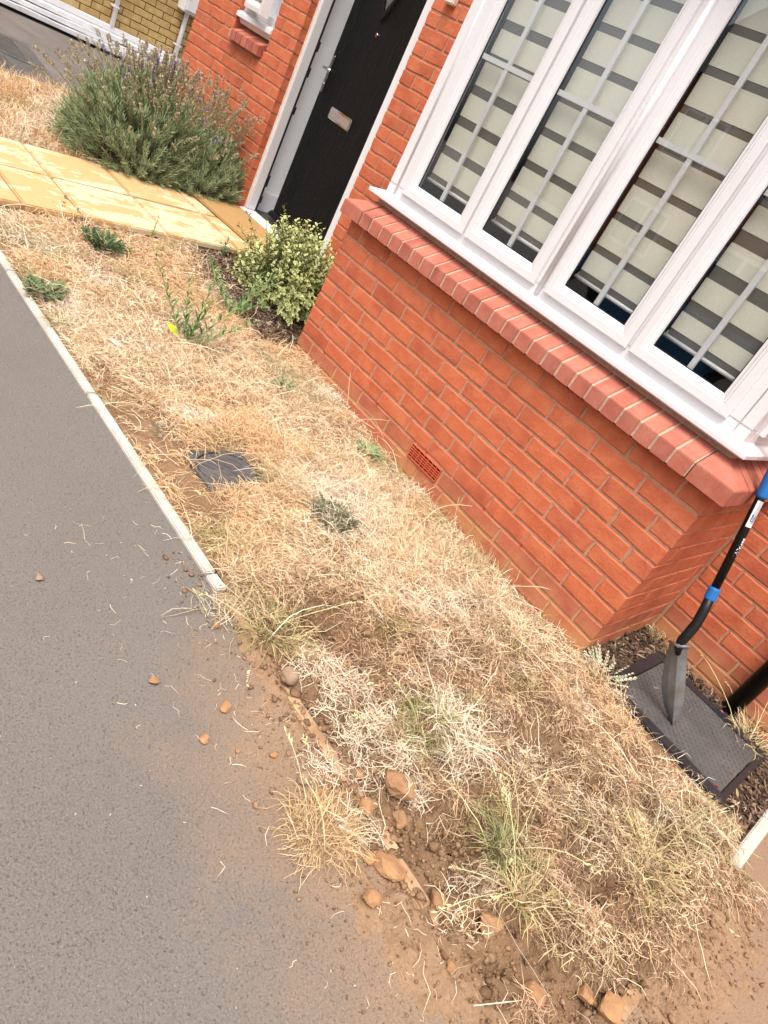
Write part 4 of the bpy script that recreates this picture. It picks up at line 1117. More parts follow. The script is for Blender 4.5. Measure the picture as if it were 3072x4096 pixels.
def density(x, y):
    d = np.ones_like(x)
    for cx, cy, rx, ry in BARE:
        w = fbm(x * 9, y * 9, 91, 2) * .8 + .6
        q = ((x - cx) / rx) ** 2 + ((y - cy) / ry) ** 2
        d *= 1 - .97 * np.exp(-(q / w) ** 1.5)
    for cx, cy, rx, ry in GAPS:
        w = fbm(x * 12, y * 12, 93, 2) * 1.0 + .5
        q = ((x - cx + .25 * (y - cy)) / rx) ** 2 + ((y - cy) / ry) ** 2
        d *= 1 - .96 * np.exp(-(q / w) ** 2)
    dg = dugness(x, y)
    cl = fbm(x * 5.5, y * 5.5, 95, 3)
    d *= 1 - dg * sst(.55, .40, cl) * .9
    l = loose(x, y); lp_ = lump(x, y)
    d *= 1 - np.maximum(dg * .93, l * .80); d *= 1 - np.maximum(dg, l * .8) * sst(.58, .34, lp_) * .8
    d *= 1 - l * (1 - dg) * sst(.46, .36, cl) * .6
    d *= 1 - .65 * sst(.43, .33, fbm(x * 4, y * 4, 97, 3))
    d *= sst(-1.40, -1.24, y + .05 * (cl - .5)) * 1.0
    d = np.where((y < -1.228) & (x < 1.56), 0, d)
    # mulch bed beside the bay, mulch in the corner, path, lid, chamber
    bed = sst(-.26, -.12, y + .10 * (cl - .5) + .12 * (x + .6)) * sst(-1.25, -1.15, x) * sst(.06, .0, x)
    d *= 1 - .95 * bed
    d = np.where((x < -1.03) & (x > -2.05), 0, d)
    cor = sst(.0, .05, y) * (x > 2.06); d *= 1 - .93 * cor
    d = np.where((x > 2.19) & (x < 2.76) & (y > -.02), 0, d); d *= 1 - .9 * sst(2.30, 2.42, x) * sst(-.13, -.06, y)
    d = np.where((x > .87) & (x < 1.095) & (y > -1.07) & (y < -.815), 0, d)
    d = np.where((x > 0.0) & (x < 2.09) & (y > -.004), 0, d)
    edge = sst(2.97, 2.76, x + .1 * (cl - .5)); d *= edge
    d = np.where((x > 2.835) & (y > -.3), 0, d)
    lav = ((x + 2.42) / .50) ** 2 + ((y - .08) / .55) ** 2; d = np.where(lav < .8, 0, d)
    return np.clip(d, 0, 1)
def scatter(n, x0, x1, y0, y1, power=1.0):
    x = rng.uniform(x0, x1, n); y = rng.uniform(y0, y1, n); k = rng.random(n) < density(x, y) ** power
    return x[k], y[k]
bag = Bag()
def turf(n, x0, x1, y0, y1, wscale, lscale=1.0, elm=.55):
    x, y = scatter(n, x0, x1, y0, y1); k = len(x)
    f1 = fbm(x * 2.6, y * 2.6, 101, 3); f2 = fbm(x * 4.5, y * 4.5, 103, 3); f3 = fbm(x * 3.3, y * 3.3, 107, 3); f4 = fbm(x * 9, y * 9, 109, 2)
    orange = np.clip(sst(.45, .65, f1) + sst(.1, -.9, x) * .40, 0, 1); pale = sst(.55, .70, f2) * .8; green = sst(.60, .74, f3) * .55 * (rng.random(k) < .6)
    az = fbm(x * 3.5, y * 3.5, 111, 2) * 9.0 + rng.normal(0, 1.6, k)
    el = np.abs(rng.normal(0, 1, k)) * elm * (.6 + .8 * f4) + .06
    L = lscale * rng.gamma(5, .0115, k) * (.7 + .7 * f4) * (1 - .4 * sst(-.30, -.05, y) * sst(.2, .7, x))
    W = wscale * rng.uniform(.0009, .0023, k)
    z = hz(x, y) + rng.uniform(-.003, .018, k) * (.5 + f4)
    bag.add(*blades(np.stack([x, y, z], -1), az, el, L, W, straw(k, orange, pale, green), 3, .75, .6))
turf(125000, .9, 2.98, -1.42, .0, 1.0)
turf(64000, -.2, .95, -1.25, .02, 1.1, .8, .45)
turf(42000, -1.05, -.2, -1.25, .66, 1.3, .85, .5)
turf(44000, -3.88, -2.0, -1.25, .66, 1.8, 1.15, .75)
turf(2600, 2.05, 2.84, 0, .66, 1.0)
# long dead stems lying across the turf
def stems(n, x0, x1, y0, y1, l0, l1, w=.0018, e=.4):
    x, y = scatter(n, x0, x1, y0, y1, .5); k = len(x)
    z = hz(x, y) + .01
    c = straw(k, None, np.full(k, .35)) * 1.05
    bag.add(*blades(np.stack([x, y, z], -1), rng.uniform(0, 6.28, k), rng.uniform(.1, e, k), rng.uniform(l0, l1, k), np.full(k, w), np.clip(c, 0, .85), 6, .16, .22, lift=.02))
stems(620, .6, 2.9, -1.3, -.02, .10, .30); stems(260, -1.0, .7, -1.2, .0, .10, .28, .002, .7); stems(160, -3.8, -2.1, -1.2, .5, .12, .3, .003, .9)
stems(60, .3, 2.6, -.35, -.02, .15, .34, .0016, 1.1)
# rooty mats of turned turf: short, curly, pale
def tufts(spots, per, rad_, l0, l1, colf, w=.0014, el=(-.1, .9)):
    for (x, y) in spots:
        k = per; r_ = rad_ * np.sqrt(rng.random(k)); a = rng.uniform(0, 6.28, k)
        xx = x + r_ * np.cos(a); yy = y + r_ * np.sin(a); z = hz(xx, yy) + rng.uniform(0, .012, k)
        az = rng.uniform(0, 6.28, k)
        bag.add(*blades(np.stack([xx, yy, z], -1), az, rng.uniform(el[0], el[1], k), rng.uniform(l0, l1, k), np.full(k, w), colf(k), 3, .9, .8))
tones = [(.62, .43, .27), (.70, .53, .33), (.72, .58, .41), (.58, .38, .23), (.50, .42, .20), (.66, .47, .29), (.60, .42, .27)]
for ci, (cx, cy, rr_, hh_) in enumerate(CLUMPS):
    k = int(270 * (rr_ / .06) ** 1.5); a = rng.uniform(0, 6.28, k); q = np.sqrt(rng.random(k)) * 1.05
    x = cx + rr_ * q * np.cos(a); y = cy + rr_ * q * np.sin(a); z = hz(x, y) + rng.uniform(-.004, .016, k)
    tone = np.array(tones[ci % 7]); mixv = rng.random((k, 1))
    c = tone * rng.uniform(.7, 1.2, (k, 1)); rt = rng.random(k) < .22 + .25 * (q > .8); c[rt] = np.array([.24, .145, .085]) * rng.uniform(.6, 1.3, (rt.sum(), 1))
    lead = rng.uniform(0, 6.28)
    az = np.where(rng.random(k) < .45, lead + rng.normal(0, .7, k), rng.uniform(0, 6.28, k)); el = rng.uniform(-.35, .6, k)
    bag.add(*blades(np.stack([x, y, z], -1), az, el, rng.gamma(5, .0095, k), rng.uniform(.0009, .0020, k), np.clip(c, 0, .85), 3, .8, .75))
sp_ = []
while len(sp_) < 40:
    x, y = rng.uniform(1.5, 2.92), rng.uniform(-1.34, -.05)
    if rng.random() < max(float(density(np.array([x]), np.array([y]))[0]), .12 if y < -.9 else 0) and rng.random() < .25 + .75 * float(np.maximum(dugness(np.array([x]), np.array([y])), loose(np.array([x]), np.array([y])) * .7)[0]): sp_.append((x, y))
pale_f = lambda k: np.clip(np.array([.76, .64, .48]) * rng.uniform(.8, 1.1, (k, 1)), 0, .85)
pink_f = lambda k: np.clip(np.array([.58, .38, .24]) * rng.uniform(.75, 1.2, (k, 1)), 0, .85)
straw_f = lambda k: straw(k)
for i, s_ in enumerate(sp_): tufts([s_], 95, .05, .03, .085, (pale_f, straw_f, pink_f)[i % 3], .0015)
tufts([(1.90, -1.12), (1.86, -1.17), (1.97, -1.17), (2.06, -1.17), (1.95, -1.08), (2.07, -1.08), (2.17, -1.10), (2.25, -1.12)], 130, .04, .03, .08, pale_f, .0017)
tufts([(2.17, -.93), (2.22, -.90), (2.13, -.90), (2.25, -.95)], 170, .05, .05, .13, pale_f, .002)
grass = bag.mesh('dry_grass', M['grass'], org=(0, 0, G))
tag(grass, 'matted straw coloured dead grass covering the lawn', 'grass', kind='stuff')

# ------------------------------------------------------------------ soil crumbs, bark chips
ico = bmesh.new(); bmesh.ops.create_icosphere(ico, subdivisions=1, radius=1); IV = np.array([v_.co[:] for v_ in ico.verts]); IF = np.array([[v_.index for v_ in f.verts] for f in ico.faces]); ico.free()
def crumbs(name, x, y, size, cols, label, cat, sink=.3):
    n = len(x); z = np.maximum(hz(x, y), G) 
    sc = size[:, None] * rng.uniform(.5, 1.2, (n, 3)); jit = 1 + rng.normal(0, .30, (n, len(IV), 1))
    V = IV[None] * jit * sc[:, None, :]
    th = rng.uniform(0, 6.28, n); c_, s_ = np.cos(th)[:, None], np.sin(th)[:, None]
    vx = V[..., 0] * c_ - V[..., 1] * s_; vy = V[..., 0] * s_ + V[..., 1] * c_
    V = np.stack([vx + x[:, None], vy + y[:, None], V[..., 2] * .8 + (z + size * (.8 - sink))[:, None]], -1)
    Q = (np.arange(n)[:, None, None] * len(IV) + IF[None]).reshape(-1, 3)
    C = np.repeat(cols[:, None], len(IV), 1).reshape(-1, 3)
    return tag(np_mesh(name, V.reshape(-1, 3), Q, M['crumb'], None, (0, 0, G), C), label, cat, kind='stuff')
n = 90000; x = rng.uniform(1.35, 3.15, n); y = rng.uniform(-1.65, -.1, n)
wgt = dugness(x, y) * (1 - .75 * density(x, y)) + .20 * loose(x, y)
reach = np.interp(x, [1.35, 1.6, 1.9, 2.2, 2.45, 2.7, 3.0, 3.3], [-1.30, -1.35, -1.38, -1.45, -1.47, -1.46, -1.40, -1.35])
wgt = np.where(y < -1.28, np.clip((y - (reach - .10)) / .3, 0, 1) * .7 + .004, wgt) 
wgt = np.where((x > 2.84), np.where(y < -.2, np.clip((3.12 - x) / .3, 0, 1) * .7 + .01, 0), wgt)
k = rng.random(n) < wgt * .6 * np.where(x > 2.55, .8, 1); x, y = x[k], y[k]; n = len(x)
size = np.clip(rng.lognormal(-6.25, .7, n), .001, .014) * np.where(y < -1.32, .7, 1)
cb = np.array([(.27, .160, .088), (.33, .198, .112), (.21, .122, .066), (.38, .236, .138)])[rng.choice(4, n)] * rng.uniform(.8, 1.15, (n, 1))
crumbs('soil_crumbs', x, y, size, cb, 'loose brown soil crumbs along the dug lawn edge', 'soil')
# scattered grit on the tarmac
n = 700; x = rng.uniform(.2, 3.2, n); y = rng.uniform(-2.2, -1.29, n); k = rng.random(n) < np.clip(.12 + .5 * (y + 1.9), .05, 1) * sst(.2, 1.6, x); x, y = x[k], y[k]; n = len(x)
cb = np.array([(.55, .48, .38), (.40, .24, .13), (.30, .22, .17), (.62, .58, .5)])[rng.choice(4, n)]
crumbs('tarmac_grit', x, y, rng.uniform(.0012, .0034, n), cb, 'fine grit and crumbs scattered on the tarmac', 'grit', .15)
# straw bits on the tarmac
bag = Bag(); n = 260; x = rng.uniform(1.2, 3.1, n); y = -1.3 - np.abs(rng.normal(0, .16, n)); z = np.maximum(hz(x, y), G) + .0015
bag.add(*blades(np.stack([x, y, z], -1), rng.uniform(0, 6.28, n), rng.uniform(-.05, .1, n), rng.gamma(3, .008, n), np.full(n, .0013), straw(n, None, np.full(n, .5)), 3, .7, .0, ground=False))
tag(bag.mesh('straw_bits', M['grass'], org=(0, 0, G)), 'pale bits of straw scattered on the tarmac', 'straw', kind='stuff')
# bark mulch
def chips(n, fn, name, label):
    x, y = fn(n); z = hz(x, y)
    cc = np.array([(.085, .05, .034), (.14, .09, .06), (.22, .15, .10), (.045, .03, .023), (.34, .25, .17)])[rng.choice(5, len(x), p=[.3, .27, .18, .17, .08])]
    d = nrm(np.stack([rng.normal(size=len(x)), rng.normal(size=len(x)), rng.normal(0, .35, len(x))], -1)); nor = nrm(np.stack([rng.normal(0, .5, len(x)), rng.normal(0, .5, len(x)), np.ones(len(x))], -1))
    V, Q, C = leaves(np.stack([x, y, z + rng.uniform(0, .012, len(x))], -1), d, nor, rng.uniform(.012, .045, len(x)), rng.uniform(.004, .012, len(x)), NARROW_V, NARROW_Q, np.repeat(cc[:, None], 6, 1))
    tag(np_mesh(name, V, Q, M['mulch'], None, (0, 0, G), C), label, 'mulch', kind='stuff')
def bedf(n):
    x = rng.uniform(-1.05, .02, n); y = rng.uniform(-.30, .64, n); k = (y > -.12 * (x + .6) - .20 + rng.normal(0, .05, n)); return x[k], y[k]
chips(12000, bedf, 'bed_mulch', 'dark bark mulch in the bed beside the bay wall')
def corf(n):
    x = rng.uniform(2.06, 2.84, n); y = rng.uniform(-.10, .64, n); k = (y > .03 + rng.normal(0, .03, n)) & ~((x > 2.20) & (x < 2.745) & (y < .525) & (rng.random(n) < .97) & (y > .01))
    return x[k], y[k]
chips(14000, corf, 'corner_mulch', 'dark bark mulch around the chamber cover in the corner')

# ------------------------------------------------------------------ green tufts and weeds
def tuft(x, y, n, rad_, l0, l1, colA, colB, mixp, label, el=(.4, 1.4), w=.0016, heads=0, z0=None, name='grass_tuft', cat='grass tuft', group=None):
    z = hz1(x, y) if z0 is None else z0
    o = empty(name, (x, y, z), label, cat, group)
    b = Bag(); a = rng.uniform(0, 6.28, n); r_ = rad_ * np.sqrt(rng.random(n))
    root = np.stack([x + r_ * np.cos(a), y + r_ * np.sin(a), np.full(n, z) - .004], -1)
    c = np.where((rng.random(n) < mixp)[:, None], np.array(colA), np.array(colB)) * rng.uniform(.75, 1.2, (n, 1))
    b.add(*blades(root, a + rng.normal(0, 1.0, n), rng.uniform(el[0], el[1], n), rng.uniform(l0, l1, n), np.full(n, w), np.clip(c, 0, .85), 5, .38, .5, lift=.01))
    b.mesh('blades', M['grass'], o)
    if heads:
        b = Bag(); a = rng.uniform(0, 6.28, heads); root = np.stack([x + rng.normal(0, rad_ * .5, heads), y + rng.normal(0, rad_ * .5, heads), np.full(heads, z)], -1)
        c = np.array([.62, .56, .30]) * rng.uniform(.85, 1.15, (heads, 1))
        V, Q, C = blades(root, a, rng.uniform(.5, 1.2, heads), rng.uniform(l1 * 1.2, l1 * 2.2, heads), np.full(heads, .0017), c, 6, .10, .25, lift=.01)
        b.add(V, Q, C)
        tips = V.reshape(heads, 14, 3); e = tips[:, 12]; d = tips[:, 12] - tips[:, 10]
        for k in range(7):
            b.add(*leaves(e - d * (k * .16), nrm(d) + rdir(heads) * .7, rdir(heads), np.full(heads, .012), np.full(heads, .004), NARROW_V, NARROW_Q, np.repeat((c * 1.05)[:, None], 6, 1)))
        b.mesh('seed_stems', M['grass'], o)
    return o
GR, OL, ST = (.26, .28, .11), (.33, .31, .13), (.66, .52, .28)
tuft(1.70, -1.17, 260, .055, .06, .16, OL, ST, .6, 'large yellow green grass tuft at the broken end of the kerb', heads=14)
tuft(1.35, -1.13, 120, .04, .05, .11, GR, ST, .45, 'small green and straw tuft beside the pale kerb below the round lid', heads=8)
tuft(2.14, -1.0, 220, .045, .05, .12, GR, OL, .5, 'dull green grass tuft in the middle of the turned soil', heads=5)
tuft(2.48, -1.02, 200, .03, .05, .13, (.22, .25, .11), OL, .5, 'dark green grass tuft among dug clods low in the picture', heads=8)
tuft(2.58, -1.06, 150, .03, .06, .14, (.45, .38, .17), ST, .5, 'straw green grass clump hanging over the soil at the front', heads=6)
tuft(2.24, -1.40, 520, .07, .03, .11, (.68, .50, .29), (.56, .38, .20), .5, 'uprooted straw tuft lying on the dusty tarmac edge', el=(.1, 1.5), heads=3, z0=G + .006, w=.0013)
tuft(.05, -1.21, 110, .035, .05, .10, (.20, .24, .07), ST, .55, 'low green tuft growing over the upper end of the kerb')
tuft(1.58, -.20, 150, .07, .06, .14, OL, ST, .5, 'olive green grass clump by the bay wall past the air brick')
tuft(1.30, -.10, 130, .06, .05, .12, (.24, .25, .11), ST, .5, 'dull green grass clump at the bay wall just past the air brick')
tuft(-.45, -.70, 150, .05, .06, .13, (.34, .26, .09), ST, .6, 'olive brown grass clump left of the tall weed', el=(.8, 1.5))
tuft(1.08, -.78, 110, .04, .05, .11, (.46, .38, .14), ST, .6, 'yellowish grass clump behind the round lid')
tuft(2.70, -.62, 220, .06, .06, .15, (.42, .36, .16), ST, .5, 'straw green clump of turf near the right hand edging', heads=8)
tuft(2.66, .52, 170, .05, .06, .17, (.66, .52, .30), ST, .5, 'dry straw tuft at the foot of the black downpipe', heads=6)
tuft(2.16, .60, 120, .05, .05, .12, (.45, .33, .18), ST, .6, 'dry brown grass in the corner where the bay meets the wall')

def rosette(x, y, n, size, wid, c1, c2, label, name='weed', cat='weed', up=.35, group=None, lobed=False, rad_=.02):
    z = hz1(x, y); o = empty(name, (x, y, z), label, cat, group); b = Bag()
    a = rng.uniform(0, 6.28, n); r_ = rad_ * np.sqrt(rng.random(n))
    pos = np.stack([x + r_ * np.cos(a), y + r_ * np.sin(a), np.full(n, z) + rng.uniform(.004, .03, n)], -1)
    d = np.stack([np.cos(a), np.sin(a), rng.uniform(.05, up * 2, n)], -1); nor = nrm(np.stack([rng.normal(0, .35, n), rng.normal(0, .35, n), np.ones(n)], -1))
    if lobed:
        tv = [(0, 0, 0)]; tq = []
        for k in range(5):
            t0 = k / 5
            for s_ in (-1, 1):
                i0 = len(tv); tv += [(t0, 0, .05 * k), (t0 + .10, .5 * s_ * (1 - .5 * t0), .05 * k + .06), (t0 + .22, .55 * s_ * (1 - .6 * t0), .05 * k + .02), (t0 + .2, 0, .05 * k)]
                tq.append((i0, i0 + 1, i0 + 2, i0 + 3))
        TV, TQ = np.array(tv, float), np.array(tq)
    else:
        TV = np.array([(0, -.06, 0), (0, .06, 0), (.35, .32, .06), (.35, 0, .0), (.35, -.32, .06), (.7, .5, .05), (.7, 0, 0), (.7, -.5, .05), (1, .12, -.05), (1, -.12, -.05)], float)
        TQ = np.array([(0, 1, 2, 3), (0, 3, 4, 4), (3, 2, 5, 6), (4, 3, 6, 7), (6, 5, 8, 9), (7, 6, 9, 9)])[[0, 2, 3, 4]]
    c = np.array(c1) + (np.array(c2) - np.array(c1)) * rng.random((n, 1)); c = c * rng.uniform(.8, 1.15, (n, 1))
    b.add(*leaves(pos, d, nor, size * rng.uniform(.6, 1.1, n), wid * rng.uniform(.7, 1.1, n), TV, TQ, np.repeat(c[:, None], len(TV), 1)))
    b.mesh('leaves', M['herb'], o); return o
rosette(.865, -.15, 26, .075, .042, (.16, .24, .10), (.27, .36, .17), 'pale green broad leaved rosette at the bay wall before the air brick', rad_=.012)
rosette(1.30, -.69, 200, .034, .016, (.10, .115, .06), (.19, .19, .11), 'dark grey green thistle patch in the middle of the lawn', lobed=True, rad_=.075, up=.4)
rosette(-.75, -.72, 190, .055, .024, (.06, .12, .05), (.12, .20, .08), 'dark green thistle clump in the lawn by the path', lobed=True, rad_=.09, up=.6)
rosette(-1.14, -.72, 180, .05, .022, (.07, .11, .07), (.13, .17, .10), 'grey green thistle clump overlapping the edge of the path', lobed=True, rad_=.09, up=.5)
rosette(-.17, -1.19, 80, .06, .028, (.10, .15, .07), (.20, .24, .11), 'green weed beside the upper end of the kerb', lobed=True, rad_=.05)
rosette(.42, -.35, 22, .055, .022, (.16, .24, .12), (.26, .33, .17), 'small pale green weed in the lawn between tall weed and bay', rad_=.03, up=.7)
rosette(.80, -1.09, 26, .026, .014, (.26, .25, .16), (.36, .32, .21), 'flat grey green weed against the near corner of the round lid', rad_=.06, up=.2)
rosette(-.84, .16, 9, .075, .045, (.28, .40, .06), (.36, .50, .09), 'bright yellow green seedling between mulch and variegated shrub', rad_=.03, up=1.1)
rosette(2.20, .02, 50, .075, .016, (.42, .42, .28), (.55, .52, .38), 'sprawling pale dried weed beside the chamber cover', rad_=.07, up=.3, lobed=True)

def leafy_stems(name, label, cat, stems_, leaf_l, leaf_w, c1, c2, per, extra=None):
    x0, y0 = stems_[0][0]; z = hz1(x0, y0); o = empty(name, (x0, y0, z), label, cat)
    for (bx, by), (tx, ty, tz), bend in stems_:
        zb = hz1(bx, by) - .004; P = []
        for i in range(8):
            t_ = i / 7; P.append((bx + (tx - bx) * t_ + bend * math.sin(t_ * 3.14), by + (ty - by) * t_, zb + tz * t_))
        MB().tube(P, [.0034 * (1 - .75 * i / 7) for i in range(8)], 6).build('stem', M['stemgreen'], o, smooth=True)
        P = np.array(P); n = per; tt = np.linspace(.12, 1, n); pos = np.stack([np.interp(tt, np.linspace(0, 1, 8), P[:, k]) for k in range(3)], -1)
        a = np.arange(n) * 2.4 + rng.random(); axis = nrm(P[-1] - P[0]); d = np.stack([np.cos(a), np.sin(a), np.full(n, .75)], -1) + axis * .5
        c = (np.array(c1) + (np.array(c2) - np.array(c1)) * rng.random((n, 1))); nor = rdir(n) * .3 + np.array([0, 0, 1])
        V, Q, C = leaves(pos, d, nor, leaf_l * (1.1 - .6 * tt) * rng.uniform(.8, 1.2, n), leaf_w * (1.1 - .5 * tt), np.array([(0, -.12, 0), (0, .12, 0), (.45, .5, .03), (.45, -.5, .03), (1, .08, -.1), (1, -.08, -.1)], float), NARROW_Q, np.repeat(c[:, None], 6, 1))
        np_mesh('leaves', V, Q, M['herb'], o, col=C)
    return o
M['stemgreen'] = m_simple('green_stem', (.20, .25, .09), .7)
W1 = ((.11, .18, .06), (.22, .32, .11))
leafy_stems('tall_weed', 'tall upright green weed with narrow leaves in the lawn', 'weed',
    [((.13, -.70), (-.10, -.83, .30), .0), ((.13, -.695), (.02, -.60, .33), .01), ((.135, -.69), (.02, -.30, .33), -.01), ((.14, -.69), (.20, -.45, .20), 0), ((.125, -.70), (.0, -.70, .26), 0), ((.13, -.71), (.10, -.62, .22), 0)], .060, .011, *W1, 34)
leafy_stems('leaning_weed', 'green weed leaning over the mulch behind the tall weed', 'weed',
    [((-.20, -.28), (-.42, .06, .24), .0), ((-.21, -.28), (-.34, -.10, .22), .01), ((-.22, -.27), (-.52, -.30, .16), 0), ((-.21, -.27), (-.36, -.40, .20), 0), ((-.2, -.28), (-.18, -.08, .2), 0)], .060, .012, (.10, .17, .06), (.18, .27, .10), 30)
leafy_stems('path_seedling', 'spindly yellow green seedling at the near edge of the path', 'weed', [((-1.02, -.36), (-1.04, -.34, .13), .0)], .035, .008, (.30, .36, .09), (.42, .46, .14), 16)
leafy_stems('bed_seedling', 'dark green seedling in the mulch by the path edge', 'weed', [((-.98, .07), (-1.0, .09, .12), .0)], .045, .014, (.10, .18, .08), (.17, .26, .12), 18)
# one bright yellowing leaf at the foot of the tall weed, dead brown leaves under it
o = empty('yellow_leaf', (.085, -.76, hz1(.085, -.76)), 'single yellow green leaf at the foot of the tall weed', 'leaf')
V, Q, C = leaves(np.array([[.11, -.73, hz1(.1, -.74) + .025]]), np.array([[-.5, -.5, .55]]), np.array([[.3, -.4, 1.]]), np.array([.075]), np.array([.036]), np.array([(0, -.1, 0), (0, .1, 0), (.5, .5, .03), (.5, -.5, .03), (1, .1, -.1), (1, -.1, -.1)], float), NARROW_Q, np.repeat(np.array([[[.50, .56, .04]]]), 6, 1))
np_mesh('blade', V, Q, M['herb'], o, col=C)

# ------------------------------------------------------------------ variegated shrub
ex, ey = -.49, .22; ez = hz1(ex, ey)
eu = empty('variegated_shrub', (ex, ey, ez), 'bushy evergreen with cream edged green leaves between door and bay', 'shrub')
b = Bag(); P0 = []; P1 = []; tips = []
for i in range(470):
    a = rng.uniform(0, 6.28); q = math.sqrt(rng.random()); r_ = .18 * q
    p0 = np.array([ex + r_ * math.cos(a), ey + r_ * math.sin(a) * .8, ez - .01])
    ph = rng.uniform(-.05, 1.45); top = .36 * (1 + .12 * rng.normal())
    rx, ry = (.44 if math.cos(a) < 0 else .44), .34
    p1 = np.array([ex + rx * math.cos(a) * math.cos(ph) * rng.uniform(.75, 1.05), ey + ry * math.sin(a) * math.cos(ph) * rng.uniform(.75, 1.02), ez + .06 + top * math.sin(ph) * rng.uniform(.7, 1.05)])
    P0.append(p0); P1.append(p1)
for tgt in [(-.80, .22, .45), (-.78, .25, .40), (-.74, .22, .36), (-.46, .22, .46), (-.20, .20, .40), (-.16, .22, .36), (-.17, .2, .31), (-.98, .1, .22), (-1.02, .15, .30), (-.35, .25, .42), (-.60, .2, .41), (-.12, .02, .10), (-.2, -.02, .08), (-.28, .0, .16), (-.08, -.02, .06), (-.1, .0, .14), (-.16, -.05, .08), (-.22, -.08, .12), (-.06, .05, .2), (-.3, -.08, .06), (-.14, .02, .2), (-.4, -.1, .1), (-.92, .2, .16), (-.95, .0, .1), (-.86, .3, .3), (-.66, .3, .44), (-.55, .12, .40), (-.28, .3, .40), (-.24, .12, .34), (-.7, .02, .28), (-.88, .12, .2), (-.15, .3, .38)]:
    P0.append(np.array([ex + (tgt[0] - ex) * .4, ey + (tgt[1] - ey) * .4, ez + .1])); P1.append(np.array([tgt[0], tgt[1], ez + tgt[2]]))
P0 = np.array(P0); P1 = np.array(P1); P1[:, 0] = np.minimum(P1[:, 0], -.03)
P1[:, 2] = np.maximum(P1[:, 2], hz(P1[:, 0], P1[:, 1]) + .03)
V, Q, C = tri_tube(P0, P1, np.full(len(P0), .0028), np.full(len(P0), .0012), np.repeat(np.array([[.16, .15, .07]]), len(P0), 0))
np_mesh('twigs', V, Q, M['herb'], eu, col=C)
LV = [(0, 0, 0)]; ringo = []
def oval(k): return [(.5 + k * .5 * -math.cos(t_), k * .5 * math.sin(t_), .05 * k * abs(math.sin(t_))) for t_ in np.linspace(0, 2 * math.pi, 9)[:-1]]
LV = np.array([(.5, 0, -.02)] + oval(.62) + oval(1.0)); LQ = []
for j in range(8): LQ.append((9 + j, 9 + (j + 1) % 8, 1 + (j + 1) % 8, 1 + j))
for j in range(0, 8, 2): LQ.append((0, 1 + j, 1 + (j + 1) % 8, 1 + (j + 2) % 8))
LQ = np.array(LQ)
pos = []; dd = []; nn = []; gg = []
for p0, p1 in zip(P0, P1):
    ax = (p1 - p0) / np.linalg.norm(p1 - p0); Ls = np.linalg.norm(p1 - p0); m_ = 15
    for k in range(m_):
        t_ = 1 - k * .014 / Ls * .95
        if t_ < .3: break
        a = k * 1.57 + rng.normal(0, .3); u_ = np.cross(ax, [.3, .2, .9]); u_ /= np.linalg.norm(u_); w_ = np.cross(ax, u_)
        side = u_ * math.cos(a) + w_ * math.sin(a)
        pos.append(p0 + (p1 - p0) * t_); dd.append(side + ax * .55); nn.append(ax + side * -.2 + np.array([0, -.15, .45]) + rng.normal(0, .3, 3)); gg.append(min(1, k / 13))
pos = np.array(pos); dd = np.array(dd); nn = np.array(nn); gg = np.array(gg); n = len(pos)
mg = np.clip(np.array([.76, .73, .34]) * rng.uniform(.85, 1.1, (n, 1)) * (1 - .2 * gg[:, None]), 0, .8); ce = np.array([.17, .245, .06]) * rng.uniform(.75, 1.3, (n, 1)); allg = (rng.random(n) < .05 + .15 * gg)
mg[allg] = ce[allg] * 1.1
cols = np.concatenate([ce[:, None], np.repeat(ce[:, None], 8, 1) * .6 + np.repeat(mg[:, None], 8, 1) * .4, np.repeat(mg[:, None], 8, 1)], 1)
V, Q, C = leaves(pos, dd, nn, rng.uniform(.015, .027, n), rng.uniform(.010, .016, n), LV, LQ, cols)
np_mesh('foliage', V, Q, M['leaf'], eu, col=C)

# ------------------------------------------------------------------ lavender
lx0, ly0 = -2.24, .15; lz0 = -.605
lv = empty('lavender_bush', (lx0, ly0, lz0), 'large spreading lavender gone to seed beside the path and front door', 'lavender')
ns = 3000
a = rng.uniform(0, 6.28, ns); q = np.sqrt(rng.random(ns)); ph = rng.uniform(.05, 1.5, ns)
second = rng.random(ns) < .36
lxc = np.where(second, -2.13, lx0 - .02); lyc = np.where(second, .46, ly0 - .09); sc2 = np.where(second, .62, .92)
p0 = np.stack([lxc + .20 * q * np.cos(a), lyc + .22 * q * np.sin(a) * sc2, np.full(ns, lz0)], -1)
rx = np.where(np.cos(a) > 0, .42, .54); k_ = rng.uniform(.80, 1.04, ns)
p1 = np.stack([lxc + np.where(second, .36, rx) * np.cos(a) * np.cos(ph) ** .8 * k_, lyc + .60 * sc2 * np.sin(a) * np.cos(ph) ** .8 * k_, lz0 + .04 + .56 * np.where(second, .80, 1.0) * np.sin(ph) * k_ * rng.uniform(.85, 1.06, ns)], -1)
p1[:, 1] = np.minimum(p1[:, 1], .640 - .03 * rng.random(ns))
axn = nrm(p1 - p0)
b = Bag(); b.add(*tri_tube(p0 + (p1 - p0) * .45, p1, np.full(ns, .0028), np.full(ns, .0012), np.repeat(np.array([[.20, .17, .11]]), ns, 0))); b.mesh('woody_stems', M['herb'], lv)
b = Bag(); per = 20
tone = fbm(p1[:, 0] * 5 + 3, p1[:, 1] * 5 + p1[:, 2] * 5, 131, 3)
